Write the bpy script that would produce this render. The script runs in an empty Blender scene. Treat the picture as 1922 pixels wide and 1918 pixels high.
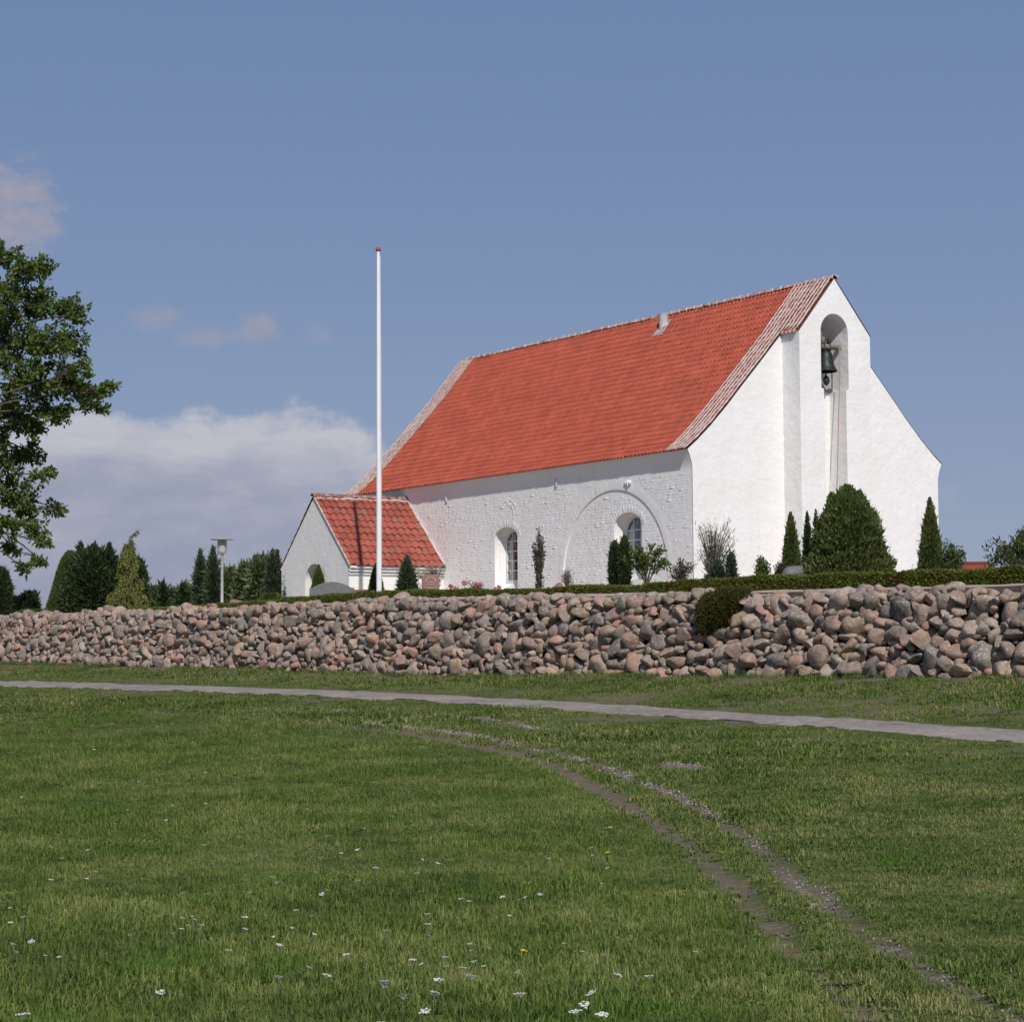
import bpy, math, random
import numpy as np
from mathutils import Vector, Matrix
from mathutils.geometry import delaunay_2d_cdt

S = bpy.context.scene
COL = S.collection
R = np.random.default_rng(7)
rad = math.radians

# ------------------------------------------------------------------ camera
EYE = 1.6
FPX, CXP, CYP = 4200.0, 961.0, 959.0          # focal length and centre in photo pixels
PITCH, ROLL = 0.0710706, rad(0.4)
_fw = np.array([0, math.cos(PITCH), math.sin(PITCH)])
_u0 = np.array([0, -math.sin(PITCH), math.cos(PITCH)])
_rt = np.array([1.0, 0, 0]) * math.cos(ROLL) - _u0 * math.sin(ROLL)
_up = _u0 * math.cos(ROLL) + np.array([1.0, 0, 0]) * math.sin(ROLL)
cam = bpy.data.cameras.new('camera')
camo = bpy.data.objects.new('camera', cam)
COL.objects.link(camo)
camo.matrix_world = Matrix(((_rt[0], _up[0], -_fw[0], 0), (_rt[1], _up[1], -_fw[1], 0),
                            (_rt[2], _up[2], -_fw[2], EYE), (0, 0, 0, 1)))
cam.sensor_fit = 'HORIZONTAL'
cam.sensor_width = 36
cam.lens = 36 * FPX / 1922.0
cam.clip_start = 0.1
cam.clip_end = 6000
S.camera = camo

# ------------------------------------------------------------------ church frame (u across the gable, v along the nave)
TH = 0.5797
AX, AY = 5.11, 65.0
GD = np.array([math.cos(TH), math.sin(TH)])
ND = np.array([-math.sin(TH), math.cos(TH)])
CG = 3.95                                     # ground level at the church
EAVE = 8.03
NW, NL, RIDGE = 10.18, 20.51, 13.40


def uv2xy(u, v):
    return np.stack([AX + u * GD[0] + v * ND[0], AY + u * GD[1] + v * ND[1]], -1)


def xy2uv(x, y):
    dx, dy = x - AX, y - AY
    return dx * GD[0] + dy * GD[1], dx * ND[0] + dy * ND[1]


def ray(px, py):
    return _fw + _rt * (px - CXP) / FPX - _up * (py - CYP) / FPX


def at(px, py, Y):
    d = ray(px, py)
    return d * (Y / d[1]) + np.array([0, 0, EYE])


def on_u(px, py, u):
    d = ray(px, py)
    t = (AX * GD[0] + AY * GD[1] + u) / (d[0] * GD[0] + d[1] * GD[1])
    return d * t + np.array([0, 0, EYE])


# ------------------------------------------------------------------ sun, sky, exposure
SUN_EL = rad(41)
AL = rad(24)
s2 = -ND * math.cos(AL) - GD * math.sin(AL)    # horizontal direction towards the sun
SUNDIR = Vector((s2[0] * math.cos(SUN_EL), s2[1] * math.cos(SUN_EL), math.sin(SUN_EL)))
sun = bpy.data.lights.new('sun', 'SUN')
sun.energy = 3.6
sun.angle = rad(0.53)
sun.color = (1.0, 0.965, 0.915)
suno = bpy.data.objects.new('sun', sun)
COL.objects.link(suno)
suno.rotation_euler = SUNDIR.to_track_quat('Z', 'Y').to_euler()
suno.location = (20, -20, 60)

world = bpy.data.worlds.new('World')
S.world = world
world.use_nodes = True
wt = world.node_tree
wt.nodes.clear()


class NT:
    """tiny helper to write node trees in one line each"""
    def __init__(self, tree):
        self.t = tree

    def n(self, kind, _ins=None, **props):
        nd = self.t.nodes.new(kind)
        for k, v in props.items():
            setattr(nd, k, v)
        for k, v in (_ins or {}).items():
            sock = nd.inputs[k]
            if isinstance(v, bpy.types.NodeSocket):
                self.t.links.new(v, sock)
            elif isinstance(v, bpy.types.Node):
                self.t.links.new(v.outputs[0], sock)
            else:
                sock.default_value = v
        return nd

    def m(self, op, a, b=0.0, c=0.0, clamp=False):
        nd = self.n('ShaderNodeMath', {0: a, 1: b, 2: c}, operation=op)
        nd.use_clamp = clamp
        return nd.outputs[0]

    def mix(self, fac, a, b, mode='MIX'):
        nd = self.n('ShaderNodeMix', data_type='RGBA', blend_type=mode)
        for i, v in ((0, fac), (6, a), (7, b)):
            if isinstance(v, bpy.types.NodeSocket):
                self.t.links.new(v, nd.inputs[i])
            else:
                nd.inputs[i].default_value = v if i == 0 else (tuple(v) + (1,))[:4]
        return nd.outputs[2]

    def ss(self, x, a, b):
        nd = self.n('ShaderNodeMapRange', {0: x, 1: a, 2: b, 3: 0.0, 4: 1.0}, interpolation_type='SMOOTHSTEP')
        return nd.outputs[0]

    def noise(self, vec, scale, detail=4.0, rough=0.55, dist=0.0):
        return self.n('ShaderNodeTexNoise', {'Vector': vec, 'Scale': scale, 'Detail': detail, 'Roughness': rough, 'Distortion': dist}).outputs[0]

    def ramp(self, fac, stops):
        nd = self.n('ShaderNodeValToRGB', {0: fac})
        el = nd.color_ramp.elements
        while len(el) < len(stops):
            el.new(0.5)
        for e, (p, c) in zip(el, stops):
            e.position = p
            e.color = tuple(c) + (1,)
        return nd.outputs[0]


W = NT(wt)
sky = W.n('ShaderNodeTexSky', sky_type='NISHITA')
sky.sun_disc = False
sky.sun_elevation = SUN_EL
sky.sun_rotation = math.atan2(SUNDIR.x, SUNDIR.y)
sky.altitude = 0
sky.air_density = 1.0
sky.dust_density = 0.35
sky.ozone_density = 2.2
tc = W.n('ShaderNodeTexCoord')
sep = W.n('ShaderNodeSeparateXYZ', {0: tc.outputs['Generated']})
az = W.m('ARCTAN2', sep.outputs[0], sep.outputs[1])
el = W.m('ARCSINE', sep.outputs[2])
cv = W.n('ShaderNodeCombineXYZ', {0: az, 1: W.m('MULTIPLY', el, 1.6), 2: 0.0}).outputs[0]
cvs = W.n('ShaderNodeCombineXYZ', {0: az, 1: W.m('MULTIPLY', el, 2.7), 2: 0.3}).outputs[0]
n1 = W.noise(cv, 22.0, 9.0, 0.60)
n2 = W.noise(cvs, 17.0, 8.0, 0.6, 0.25)
n3 = W.noise(cv, 70.0, 5.0, 0.6)
# a bank of cumulus low over the land to the left, thin veils elsewhere
top = W.m('MULTIPLY_ADD', W.ss(az, -0.10, 0.06), -0.115, 0.118)
edge = W.m('SUBTRACT', W.m('MULTIPLY_ADD', W.m('SUBTRACT', n1, 0.5), 0.070, top), el)
bank = W.m('MULTIPLY', W.ss(edge, -0.003, 0.012), 0.90)
thin = W.m('MULTIPLY', W.ss(n2, 0.50, 0.66), W.ss(el, 0.10, 0.02))
thin = W.m('MULTIPLY', thin, 0.5)


def puff(caz, cel, ra, re, amt):
    dx = W.m('DIVIDE', W.m('SUBTRACT', az, caz), ra)
    dy = W.m('DIVIDE', W.m('SUBTRACT', el, cel), re)
    d = W.m('ADD', W.m('MULTIPLY', dx, dx), W.m('MULTIPLY', dy, dy))
    d = W.m('ADD', d, W.m('MULTIPLY', W.m('SUBTRACT', n3, 0.5), 3.4))
    return W.m('MULTIPLY', W.ss(d, 1.3, -0.6), amt)


fac = W.m('MAXIMUM', bank, thin)
pf_ = None
for a in ((-0.222, 0.200, 0.024, 0.026, 1.0), (-0.158, 0.156, 0.013, 0.007, 0.5), (-0.137, 0.148, 0.013, 0.006, 0.5),
          (-0.116, 0.151, 0.013, 0.009, 0.75), (-0.087, 0.151, 0.008, 0.006, 0.3)):
    pf_ = puff(*a) if pf_ is None else W.m('MAXIMUM', pf_, puff(*a))
ccol = W.ramp(W.m('ADD', W.m('ADD', W.m('MULTIPLY', n2, 0.62), W.m('MULTIPLY', W.m('SUBTRACT', n1, 0.5), 0.45)), W.m('ADD', W.m('MULTIPLY', W.ss(edge, 0.10, 0.0), 0.12), W.m('MULTIPLY', W.ss(edge, 0.035, 0.0), 0.20))),
              ((0.28, (3.0, 3.25, 4.35)), (0.42, (3.7, 3.9, 4.8)), (0.60, (5.35, 5.3, 5.85))))
skyc = W.mix(1.0, sky.outputs[0], (0.80, 0.75, 0.83), 'MULTIPLY')
# summer haze: the low sky is a milky, even blue all round
hz = W.ramp(W.m('MULTIPLY', el, 2.5), ((0.0, (0.6400, 0.7100, 0.9500)), (0.16, (0.5000, 0.6240, 0.9200)), (0.42, (0.3840, 0.5480, 0.8800)), (0.85, (0.2760, 0.4240, 0.7900))))
hz.node.color_ramp.interpolation = 'B_SPLINE'
hz = W.mix(1.0, hz, (5.0, 5.0, 5.0), 'MULTIPLY')
skyc = W.mix(W.m('MULTIPLY', W.ss(el, 0.55, 0.25), 0.85), skyc, hz)
hs = W.n('ShaderNodeHueSaturation', {'Saturation': 1.0, 'Value': 1.0, 'Color': skyc}).outputs[0]
bg = W.n('ShaderNodeBackground', {0: W.mix(fac, W.mix(pf_, hs, (3.5, 3.45, 4.2)), ccol), 1: 0.10})
W.n('ShaderNodeOutputWorld', {0: bg})

S.view_settings.view_transform = 'Standard'
S.view_settings.look = 'None'
S.view_settings.exposure = 0.0
S.view_settings.gamma = 1.0
S.view_settings.use_curve_mapping = False
S.cycles.use_denoising = True
S.cycles.max_bounces = 6
S.cycles.diffuse_bounces = 3
S.cycles.transparent_max_bounces = 8
S.cycles.sample_clamp_indirect = 6


# ------------------------------------------------------------------ helpers: objects
def lnk(o, parent=None):
    COL.objects.link(o)
    if parent is not None:
        o.parent = parent
    return o


def tag(o, label, cat, group=None):
    o['label'] = label
    o['category'] = cat
    if group:
        o['group'] = group
    return o


def thing(name, label, cat, loc=(0, 0, 0), rz=0.0, group=None):
    o = bpy.data.objects.new(name, None)
    o.empty_display_size = 0.2
    o.location = [float(c) for c in loc]
    o.rotation_euler = (0, 0, rz)
    lnk(o)
    return tag(o, label, cat, group)


def mesh_np(name, V, F, mat=None, rnd=None, smooth=False):
    """V (n,3); F list of index lists or (m,k) array; rnd optional per-vertex value"""
    V = np.asarray(V, np.float32)
    me = bpy.data.meshes.new(name)
    if isinstance(F, np.ndarray):
        m, k = F.shape
        loops = F.reshape(-1).astype(np.int32)
        starts = np.arange(0, m * k, k, dtype=np.int32)
    else:
        lens = np.array([len(f) for f in F], np.int32)
        loops = np.array([i for f in F for i in f], np.int32)
        starts = (np.cumsum(lens) - lens).astype(np.int32)
        m = len(F)
    me.vertices.add(len(V))
    me.vertices.foreach_set('co', V.reshape(-1))
    me.loops.add(len(loops))
    me.loops.foreach_set('vertex_index', loops)
    me.polygons.add(m)
    me.polygons.foreach_set('loop_start', starts)
    if smooth:
        me.polygons.foreach_set('use_smooth', np.ones(m, bool))
    if rnd is not None:
        a = me.attributes.new('rnd', 'FLOAT', 'POINT')
        a.data.foreach_set('value', np.asarray(rnd, np.float32))
    me.update(calc_edges=True)
    if mat is not None:
        me.materials.append(mat)
    return me


def obj(name, me, parent=None, stuff=False):
    o = bpy.data.objects.new(name, me)
    lnk(o, parent)
    if stuff:
        o['kind'] = 'stuff'
    return o


class MB:
    """collects verts and faces, builds ONE mesh object"""
    def __init__(self):
        self.v, self.f = [], []

    def add(self, vs, fs):
        b = len(self.v)
        self.v += [tuple(float(c) for c in p) for p in vs]
        self.f += [[b + i for i in f] for f in fs]
        return self

    def box(self, x0, x1, y0, y1, z0, z1):
        return self.add([(x0, y0, z0), (x1, y0, z0), (x1, y1, z0), (x0, y1, z0), (x0, y0, z1), (x1, y0, z1), (x1, y1, z1), (x0, y1, z1)],
                        [(0, 3, 2, 1), (4, 5, 6, 7), (0, 1, 5, 4), (1, 2, 6, 5), (2, 3, 7, 6), (3, 0, 4, 7)])

    def quad(self, a, b, c, d):
        return self.add([a, b, c, d], [(0, 1, 2, 3)])

    def strip(self, A, B, closed=False):
        n = len(A)
        m = n if closed else n - 1
        return self.add(list(A) + list(B), [(i, (i + 1) % n, n + (i + 1) % n, n + i) for i in range(m)])

    def tube(self, pts, rads, k=8, cap=True):
        pts = np.asarray(pts, float)
        n = len(pts)
        rads = np.broadcast_to(np.asarray(rads, float), (n,))
        T = np.gradient(pts, axis=0)
        T /= np.linalg.norm(T, axis=1, keepdims=True) + 1e-9
        ref = np.array([0, 0, 1.0]) if abs(T[0, 2]) < 0.9 else np.array([1.0, 0, 0])
        vs = []
        for i in range(n):
            a = np.cross(T[i], ref)
            a /= np.linalg.norm(a) + 1e-9
            b = np.cross(T[i], a)
            for j in range(k):
                t = 2 * math.pi * j / k
                vs.append(pts[i] + rads[i] * (math.cos(t) * a + math.sin(t) * b))
        fs = [(i * k + j, i * k + (j + 1) % k, (i + 1) * k + (j + 1) % k, (i + 1) * k + j) for i in range(n - 1) for j in range(k)]
        if cap:
            fs += [tuple(range(k))[::-1], tuple(range((n - 1) * k, n * k))]
        return self.add(vs, fs)

    def lathe(self, prof, k=20, c=(0, 0)):
        vs = [(c[0] + r * math.cos(2 * math.pi * j / k), c[1] + r * math.sin(2 * math.pi * j / k), z) for r, z in prof for j in range(k)]
        n = len(prof)
        fs = [(i * k + j, i * k + (j + 1) % k, (i + 1) * k + (j + 1) % k, (i + 1) * k + j) for i in range(n - 1) for j in range(k)]
        fs += [tuple(range(k))[::-1], tuple(range((n - 1) * k, n * k))]
        return self.add(vs, fs)

    def build(self, name, mat, parent=None, smooth=False, stuff=False, auto=None):
        me = mesh_np(name, self.v, self.f, mat, smooth=smooth)
        if auto is not None:
            me.polygons.foreach_set('use_smooth', np.ones(len(me.polygons), bool))
            me.set_sharp_from_angle(angle=rad(auto))
        return obj(name, me, parent, stuff)


def in_poly(p, poly):
    x, y = p
    c = False
    n = len(poly)
    for i in range(n):
        x1, y1 = poly[i]
        x2, y2 = poly[(i + 1) % n]
        if (y1 > y) != (y2 > y) and x < (x2 - x1) * (y - y1) / (y2 - y1) + x1:
            c = not c
    return c


def fill(outer, holes):
    """triangulate a polygon with holes: returns 2-D verts and triangles"""
    vs, es = [], []
    for loop in [outer] + holes:
        b = len(vs)
        vs += [Vector(p) for p in loop]
        es += [(b + i, b + (i + 1) % len(loop)) for i in range(len(loop))]
    r = delaunay_2d_cdt(vs, es, [], 0, 1e-5)
    out = []
    for f in r[2]:
        cx = sum(r[0][i].x for i in f) / len(f)
        cy = sum(r[0][i].y for i in f) / len(f)
        if in_poly((cx, cy), outer) and not any(in_poly((cx, cy), h) for h in holes):
            out.append(tuple(f))
    return [(p.x, p.y) for p in r[0]], out


# ------------------------------------------------------------------ helpers: materials
MATS = {}


def new_mat(name):
    m = bpy.data.materials.new(name)
    m.use_nodes = True
    m.node_tree.nodes.clear()
    return m, NT(m.node_tree)


def finish(N, col, rough=0.8, bump=None, spec=0.3, metal=0.0):
    b = N.n('ShaderNodeBsdfPrincipled', {'Roughness': rough, 'Specular IOR Level': spec, 'Metallic': metal})
    if isinstance(col, bpy.types.NodeSocket):
        N.t.links.new(col, b.inputs['Base Color'])
    else:
        b.inputs['Base Color'].default_value = tuple(col) + (1,)
    if bump is not None:
        h, st, di = bump
        bn = N.n('ShaderNodeBump', {'Height': h, 'Strength': st, 'Distance': di})
        N.t.links.new(bn.outputs[0], b.inputs['Normal'])
    N.n('ShaderNodeOutputMaterial', {0: b})


def pos(N):
    return N.n('ShaderNodeNewGeometry').outputs['Position']


def objc(N):
    return N.n('ShaderNodeTexCoord').outputs['Object']


def plain(name, c1, c2, scale=8.0, rough=0.8, bump=0.0, dist=0.01, detail=5.0, spec=0.3, metal=0.0, obj_space=False):
    m, N = new_mat(name)
    v = objc(N) if obj_space else pos(N)
    n = N.noise(v, scale, detail)
    col = N.ramp(n, ((0.32, c1), (0.68, c2)))
    finish(N, col, rough, (N.noise(v, scale * 3, 4.0), bump, dist) if bump else None, spec, metal)
    return m


def leafmat(name, dark, light, trans=0.35, warm=None, warm_amt=0.0, scale=0.9):
    """leaf: per-leaf variation from the mesh attribute, patches of hue through the crown, some light through the blade"""
    m, N = new_mat(name)
    a = N.n('ShaderNodeAttribute', attribute_name='rnd').outputs['Fac']
    n = N.noise(pos(N), scale, 3.0)
    f = N.m('ADD', N.m('MULTIPLY', a, 0.65), N.m('MULTIPLY', n, 0.45))
    col = N.ramp(f, ((0.18, dark), (0.82, light)))
    if warm:
        col = N.mix(N.m('MULTIPLY', N.ss(N.noise(pos(N), scale * 1.7, 3.0), 0.5, 0.68), warm_amt), col, warm)
    d = N.n('ShaderNodeBsdfPrincipled', {'Base Color': col, 'Roughness': 0.55, 'Specular IOR Level': 0.25})
    t = N.n('ShaderNodeBsdfTranslucent', {'Color': N.mix(1.0, col, (1.25, 1.35, 0.55), 'MULTIPLY')})
    mx = N.n('ShaderNodeMixShader', {0: trans, 1: d, 2: t})
    N.n('ShaderNodeOutputMaterial', {0: mx})
    return m


def white_mat(name, base, coarse, fine, st):
    m, N = new_mat(name)
    v = objc(N)
    n = N.noise(v, 0.9, 5.0)
    n2_ = N.noise(v, 9.0, 5.0)
    c = N.mix(N.ss(n, 0.35, 0.75), base, tuple(x * y for x, y in zip(base, (0.95, 0.945, 0.93))))
    c = N.mix(N.m('MULTIPLY', N.ss(n2_, 0.60, 0.80), 0.35), c, tuple(x * y for x, y in zip(base, (0.88, 0.87, 0.84))))
    # faint damp streaks running down the limewash
    sv = N.n('ShaderNodeVectorMath', {0: v, 1: (5.0, 5.0, 0.30)}, operation='MULTIPLY').outputs[0]
    c = N.mix(N.m('MULTIPLY', N.ss(N.noise(sv, 1.0, 5.0), 0.54, 0.74), 0.38), c, tuple(x * y for x, y in zip(base, (0.86, 0.86, 0.83))))
    h = N.m('ADD', N.m('MULTIPLY', N.noise(v, coarse, 4.0), 1.6), N.m('MULTIPLY', N.noise(v, fine, 3.0), 0.35))
    finish(N, c, 0.9, (h, st, 0.05), 0.15)
    return m


MATS['plaster'] = white_mat('limewashed_plaster', (0.80, 0.79, 0.77), 3.2, 14.0, 0.45)
MATS['brick_white'] = white_mat('limewashed_brick', (0.86, 0.84, 0.805), 5.0, 22.0, 0.12)
MATS['porch_white'] = white_mat('limewashed_porch', (0.86, 0.84, 0.80), 4.0, 12.0, 0.20)


def tile_mat(name, c1, c2, lime=0.0, lichen=0.0):
    m, N = new_mat(name)
    v = objc(N)
    p = pos(N)
    oi = N.n('ShaderNodeObjectInfo').outputs['Random']
    at_ = N.n('ShaderNodeAttribute', attribute_name='rnd').outputs['Fac']
    r = N.m('FRACT', N.m('ADD', oi, at_))
    n = N.noise(p, 1.3, 4.0)
    f = N.m('ADD', N.m('MULTIPLY', r, 0.45), N.m('MULTIPLY', N.ss(n, 0.3, 0.7), 0.40))
    c = N.ramp(f, ((0.05, tuple(x * 0.88 for x in c1)), (0.5, tuple((x + y) / 2 for x, y in zip(c1, c2))), (0.95, tuple(x * 1.08 for x in c2))))
    if lichen:
        c = N.mix(N.m('MULTIPLY', N.ss(N.noise(p, 3.0, 5.0), 0.52, 0.68), lichen), c, (0.20, 0.17, 0.13))
    streak = N.ss(N.noise(p, 2.2, 6.0, 0.7), 0.66, 0.75)
    c = N.mix(N.m('MULTIPLY', streak, 0.35), c, (0.55, 0.45, 0.40))
    if lime:
        c = N.mix(N.m('MULTIPLY', N.ss(N.noise(p, 5.0, 5.0, 0.65), 0.36, 0.60), lime), c, (0.60, 0.52, 0.48))
    finish(N, c, 0.75, (N.noise(p, 60.0, 2.0), 0.15, 0.01), 0.3)
    return m


MATS['tile'] = tile_mat('clay_tile', (0.335, 0.066, 0.036), (0.435, 0.091, 0.051))
MATS['tile_verge'] = tile_mat('limed_verge_tile', (0.32, 0.085, 0.055), (0.42, 0.13, 0.09), 0.35)
MATS['tile_porch'] = tile_mat('old_porch_tile', (0.31, 0.075, 0.050), (0.41, 0.108, 0.075), 0.0, 0.7)
MATS['ridge'] = tile_mat('ridge_tile_clay', (0.22, 0.10, 0.075), (0.36, 0.15, 0.11), 0.5, 0.4)
MATS['mortar'] = plain('lime_mortar', (0.44, 0.33, 0.295), (0.66, 0.57, 0.53), 7.0, 0.9, 0.3)
MATS['deck'] = plain('dark_roof_battens', (0.10, 0.035, 0.02), (0.16, 0.05, 0.03), 6.0)
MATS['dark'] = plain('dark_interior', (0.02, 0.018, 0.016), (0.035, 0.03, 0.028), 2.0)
MATS['frame'] = plain('painted_window_frame', (0.62, 0.60, 0.56), (0.74, 0.72, 0.68), 5.0, 0.5, 0.1)
MATS['curtain'] = plain('grey_curtain', (0.30, 0.31, 0.33), (0.48, 0.49, 0.50), 9.0, 0.9, 0.3, 0.05)
MATS['bronze'] = plain('verdigris_bronze', (0.022, 0.030, 0.025), (0.05, 0.062, 0.052), 9.0, 0.5, 0.2, metal=0.5)
MATS['iron'] = plain('dark_iron', (0.03, 0.03, 0.028), (0.07, 0.06, 0.055), 12.0, 0.6, 0.2, metal=0.4)
MATS['oldwood'] = plain('weathered_oak', (0.13, 0.12, 0.10), (0.25, 0.23, 0.20), 11.0, 0.8, 0.4)
MATS['rope'] = plain('hemp_rope', (0.34, 0.22, 0.16), (0.45, 0.32, 0.25), 30.0, 0.9)
MATS['zinc'] = plain('zinc_sheet', (0.44, 0.44, 0.44), (0.56, 0.56, 0.55), 4.0, 0.7, 0.1, metal=0.1)
MATS['pole'] = plain('white_painted_pole', (0.76, 0.76, 0.76), (0.84, 0.84, 0.84), 2.0, 0.35, 0.05, spec=0.5)
MATS['redcap'] = plain('red_pole_cap', (0.30, 0.05, 0.04), (0.38, 0.07, 0.05), 5.0, 0.4)
MATS['steel'] = plain('galvanised_steel', (0.50, 0.51, 0.52), (0.64, 0.65, 0.66), 6.0, 0.4, 0.05, metal=0.35)
MATS['granite_grey'] = plain('grey_granite', (0.10, 0.10, 0.105), (0.19, 0.19, 0.195), 26.0, 0.6, 0.15)
MATS['granite_red'] = plain('red_granite', (0.21, 0.115, 0.095), (0.30, 0.17, 0.14), 60.0, 0.6, 0.15)
MATS['granite_brown'] = plain('brown_granite', (0.16, 0.08, 0.06), (0.24, 0.13, 0.10), 60.0, 0.5, 0.1)
MATS['gold'] = plain('gilded_letter', (0.60, 0.36, 0.12), (0.70, 0.45, 0.16), 20.0, 0.4, metal=0.5)
MATS['carve'] = plain('pale_carving', (0.45, 0.33, 0.30), (0.52, 0.40, 0.36), 30.0, 0.8)
MATS['bark'] = plain('grey_brown_bark', (0.055, 0.045, 0.035), (0.14, 0.12, 0.095), 14.0, 0.9, 0.6, 0.03)
MATS['farwall'] = plain('far_plaster', (0.5, 0.47, 0.43), (0.6, 0.57, 0.52), 2.0, 0.9)
MATS['fargrey'] = plain('far_grey_roof', (0.26, 0.26, 0.27), (0.36, 0.36, 0.37), 3.0, 0.8)
MATS['petal_white'] = plain('white_petal', (0.48, 0.46, 0.43), (0.66, 0.64, 0.60), 90.0, 0.8)
MATS['petal_yellow'] = plain('yellow_petal', (0.65, 0.38, 0.02), (0.75, 0.50, 0.04), 90.0, 0.8)
MATS['petal_pink'] = leafmat('pink_petal', (0.55, 0.22, 0.24), (0.72, 0.40, 0.42), 0.2)
MATS['stem'] = plain('green_stem', (0.07, 0.10, 0.03), (0.12, 0.15, 0.05), 20.0, 0.8)


# glass: clear pane with a mirror-like skin
_m, _N = new_mat('window_glass')
_g = _N.n('ShaderNodeBsdfGlossy', {'Color': (0.9, 0.95, 1.0, 1), 'Roughness': 0.03})
_t = _N.n('ShaderNodeBsdfTransparent', {'Color': (0.80, 0.84, 0.86, 1)})
_N.n('ShaderNodeOutputMaterial', {0: _N.n('ShaderNodeMixShader', {0: 0.16, 1: _t, 2: _g})})
MATS['glass'] = _m
_m, _N = new_mat('frosted_lamp_glass')
finish(_N, (0.42, 0.42, 0.38), 0.35, None, 0.5)
MATS['lampglass'] = _m


def stone_mat(name, joined):
    m, N = new_mat(name)
    p = pos(N)
    r = N.n('ShaderNodeAttribute', attribute_name='rnd').outputs['Fac'] if joined else N.n('ShaderNodeObjectInfo').outputs['Random']
    c = N.ramp(r, ((0.0, (0.22, 0.175, 0.14)), (0.12, (0.36, 0.215, 0.165)), (0.24, (0.39, 0.31, 0.255)), (0.36, (0.13, 0.115, 0.10)),
                   (0.48, (0.30, 0.235, 0.19)), (0.60, (0.42, 0.23, 0.17)), (0.72, (0.22, 0.19, 0.165)), (0.84, (0.32, 0.21, 0.14)), (1.0, (0.46, 0.35, 0.285))))
    n = N.noise(p, 7.0, 7.0, 0.7)
    c = N.mix(N.m('MULTIPLY', N.ss(n, 0.42, 0.70), 0.55), c, (0.50, 0.43, 0.365))
    c = N.mix(N.m('MULTIPLY', N.ss(N.noise(p, 4.0, 6.0, 0.7, 0.6), 0.52, 0.68), 0.6), c, (0.11, 0.095, 0.08))
    sp = N.noise(p, 48.0, 4.0, 0.7)
    c = N.mix(N.m('MULTIPLY', N.ss(sp, 0.54, 0.66), 0.6), c, (0.085, 0.078, 0.07))
    c = N.mix(N.m('MULTIPLY', N.ss(N.noise(p, 33.0, 4.0, 0.7), 0.58, 0.68), 0.5), c, (0.50, 0.46, 0.41))
    li = N.m('MULTIPLY', N.ss(N.noise(p, 15.0, 5.0, 0.65), 0.58, 0.64), N.ss(N.noise(p, 1.7, 2.0), 0.42, 0.58))
    c = N.mix(N.m('MULTIPLY', li, 0.85), c, (0.60, 0.59, 0.55))
    ye = N.m('MULTIPLY', N.ss(N.noise(p, 5.0, 5.0), 0.60, 0.70), 0.5)
    c = N.mix(ye, c, (0.17, 0.165, 0.085))
    finish(N, c, 0.9, (N.m('ADD', N.noise(p, 8.0, 6.0, 0.65), N.m('MULTIPLY', N.noise(p, 40.0, 3.0), 0.35)), 0.9, 0.045), 0.2)
    return m


MATS['stone'] = stone_mat('fieldstone', False)
MATS['stone_j'] = stone_mat('fieldstone_joined', True)
MATS['earth'] = plain('gap_shade_soil', (0.035, 0.028, 0.02), (0.09, 0.07, 0.05), 5.0, 0.95, 0.4, 0.05)
MATS['sand'] = plain('pinkish_gravel', (0.34, 0.27, 0.23), (0.52, 0.43, 0.37), 22.0, 0.95, 0.5, 0.02)

MATS['lf_oak'] = leafmat('tree_leaf', (0.034, 0.064, 0.015), (0.150, 0.205, 0.048), 0.35)
MATS['lf_thuja'] = leafmat('thuja_leaf', (0.038, 0.062, 0.018), (0.150, 0.185, 0.055), 0.25, (0.15, 0.125, 0.045), 0.55)
MATS['lf_yew'] = leafmat('yew_leaf', (0.018, 0.034, 0.015), (0.066, 0.098, 0.036), 0.15)
MATS['lf_clip'] = leafmat('clipped_conifer_leaf', (0.045, 0.075, 0.016), (0.115, 0.150, 0.035), 0.25)
MATS['lf_gold'] = leafmat('yellow_conifer_leaf', (0.10, 0.115, 0.030), (0.26, 0.27, 0.085), 0.3)
MATS['lf_blue'] = leafmat('blue_green_conifer_leaf', (0.034, 0.056, 0.034), (0.10, 0.135, 0.075), 0.2)
MATS['lf_hedge'] = leafmat('hedge_leaf', (0.056, 0.072, 0.012), (0.190, 0.215, 0.042), 0.3, (0.13, 0.075, 0.03), 0.75, 1.3)
MATS['lf_juniper'] = leafmat('juniper_leaf', (0.040, 0.042, 0.010), (0.095, 0.095, 0.022), 0.2, (0.11, 0.055, 0.02), 0.55, 2.0)
MATS['lf_shrub'] = leafmat('shrub_leaf', (0.030, 0.050, 0.018), (0.095, 0.130, 0.045), 0.3)
MATS['lf_fruit'] = leafmat('fruit_tree_leaf', (0.045, 0.070, 0.018), (0.13, 0.17, 0.045), 0.35)
MATS['lf_dull'] = leafmat('dull_purple_leaf', (0.032, 0.038, 0.024), (0.085, 0.085, 0.055), 0.25)
MATS['lf_far'] = leafmat('far_tree_leaf', (0.055, 0.080, 0.038), (0.150, 0.185, 0.080), 0.25)
MATS['straw'] = leafmat('tall_grass_stalk', (0.085, 0.085, 0.05), (0.22, 0.21, 0.14), 0.3)
MATS['silver'] = leafmat('silvery_leaf', (0.12, 0.13, 0.10), (0.28, 0.29, 0.23), 0.25)


# ------------------------------------------------------------------ ground shape
def pw(x, xs, ys):
    return np.interp(x, xs, ys)


def sst(x, a, b):
    t = np.clip((x - a) / (b - a), 0, 1)
    return t * t * (3 - 2 * t)


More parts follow.
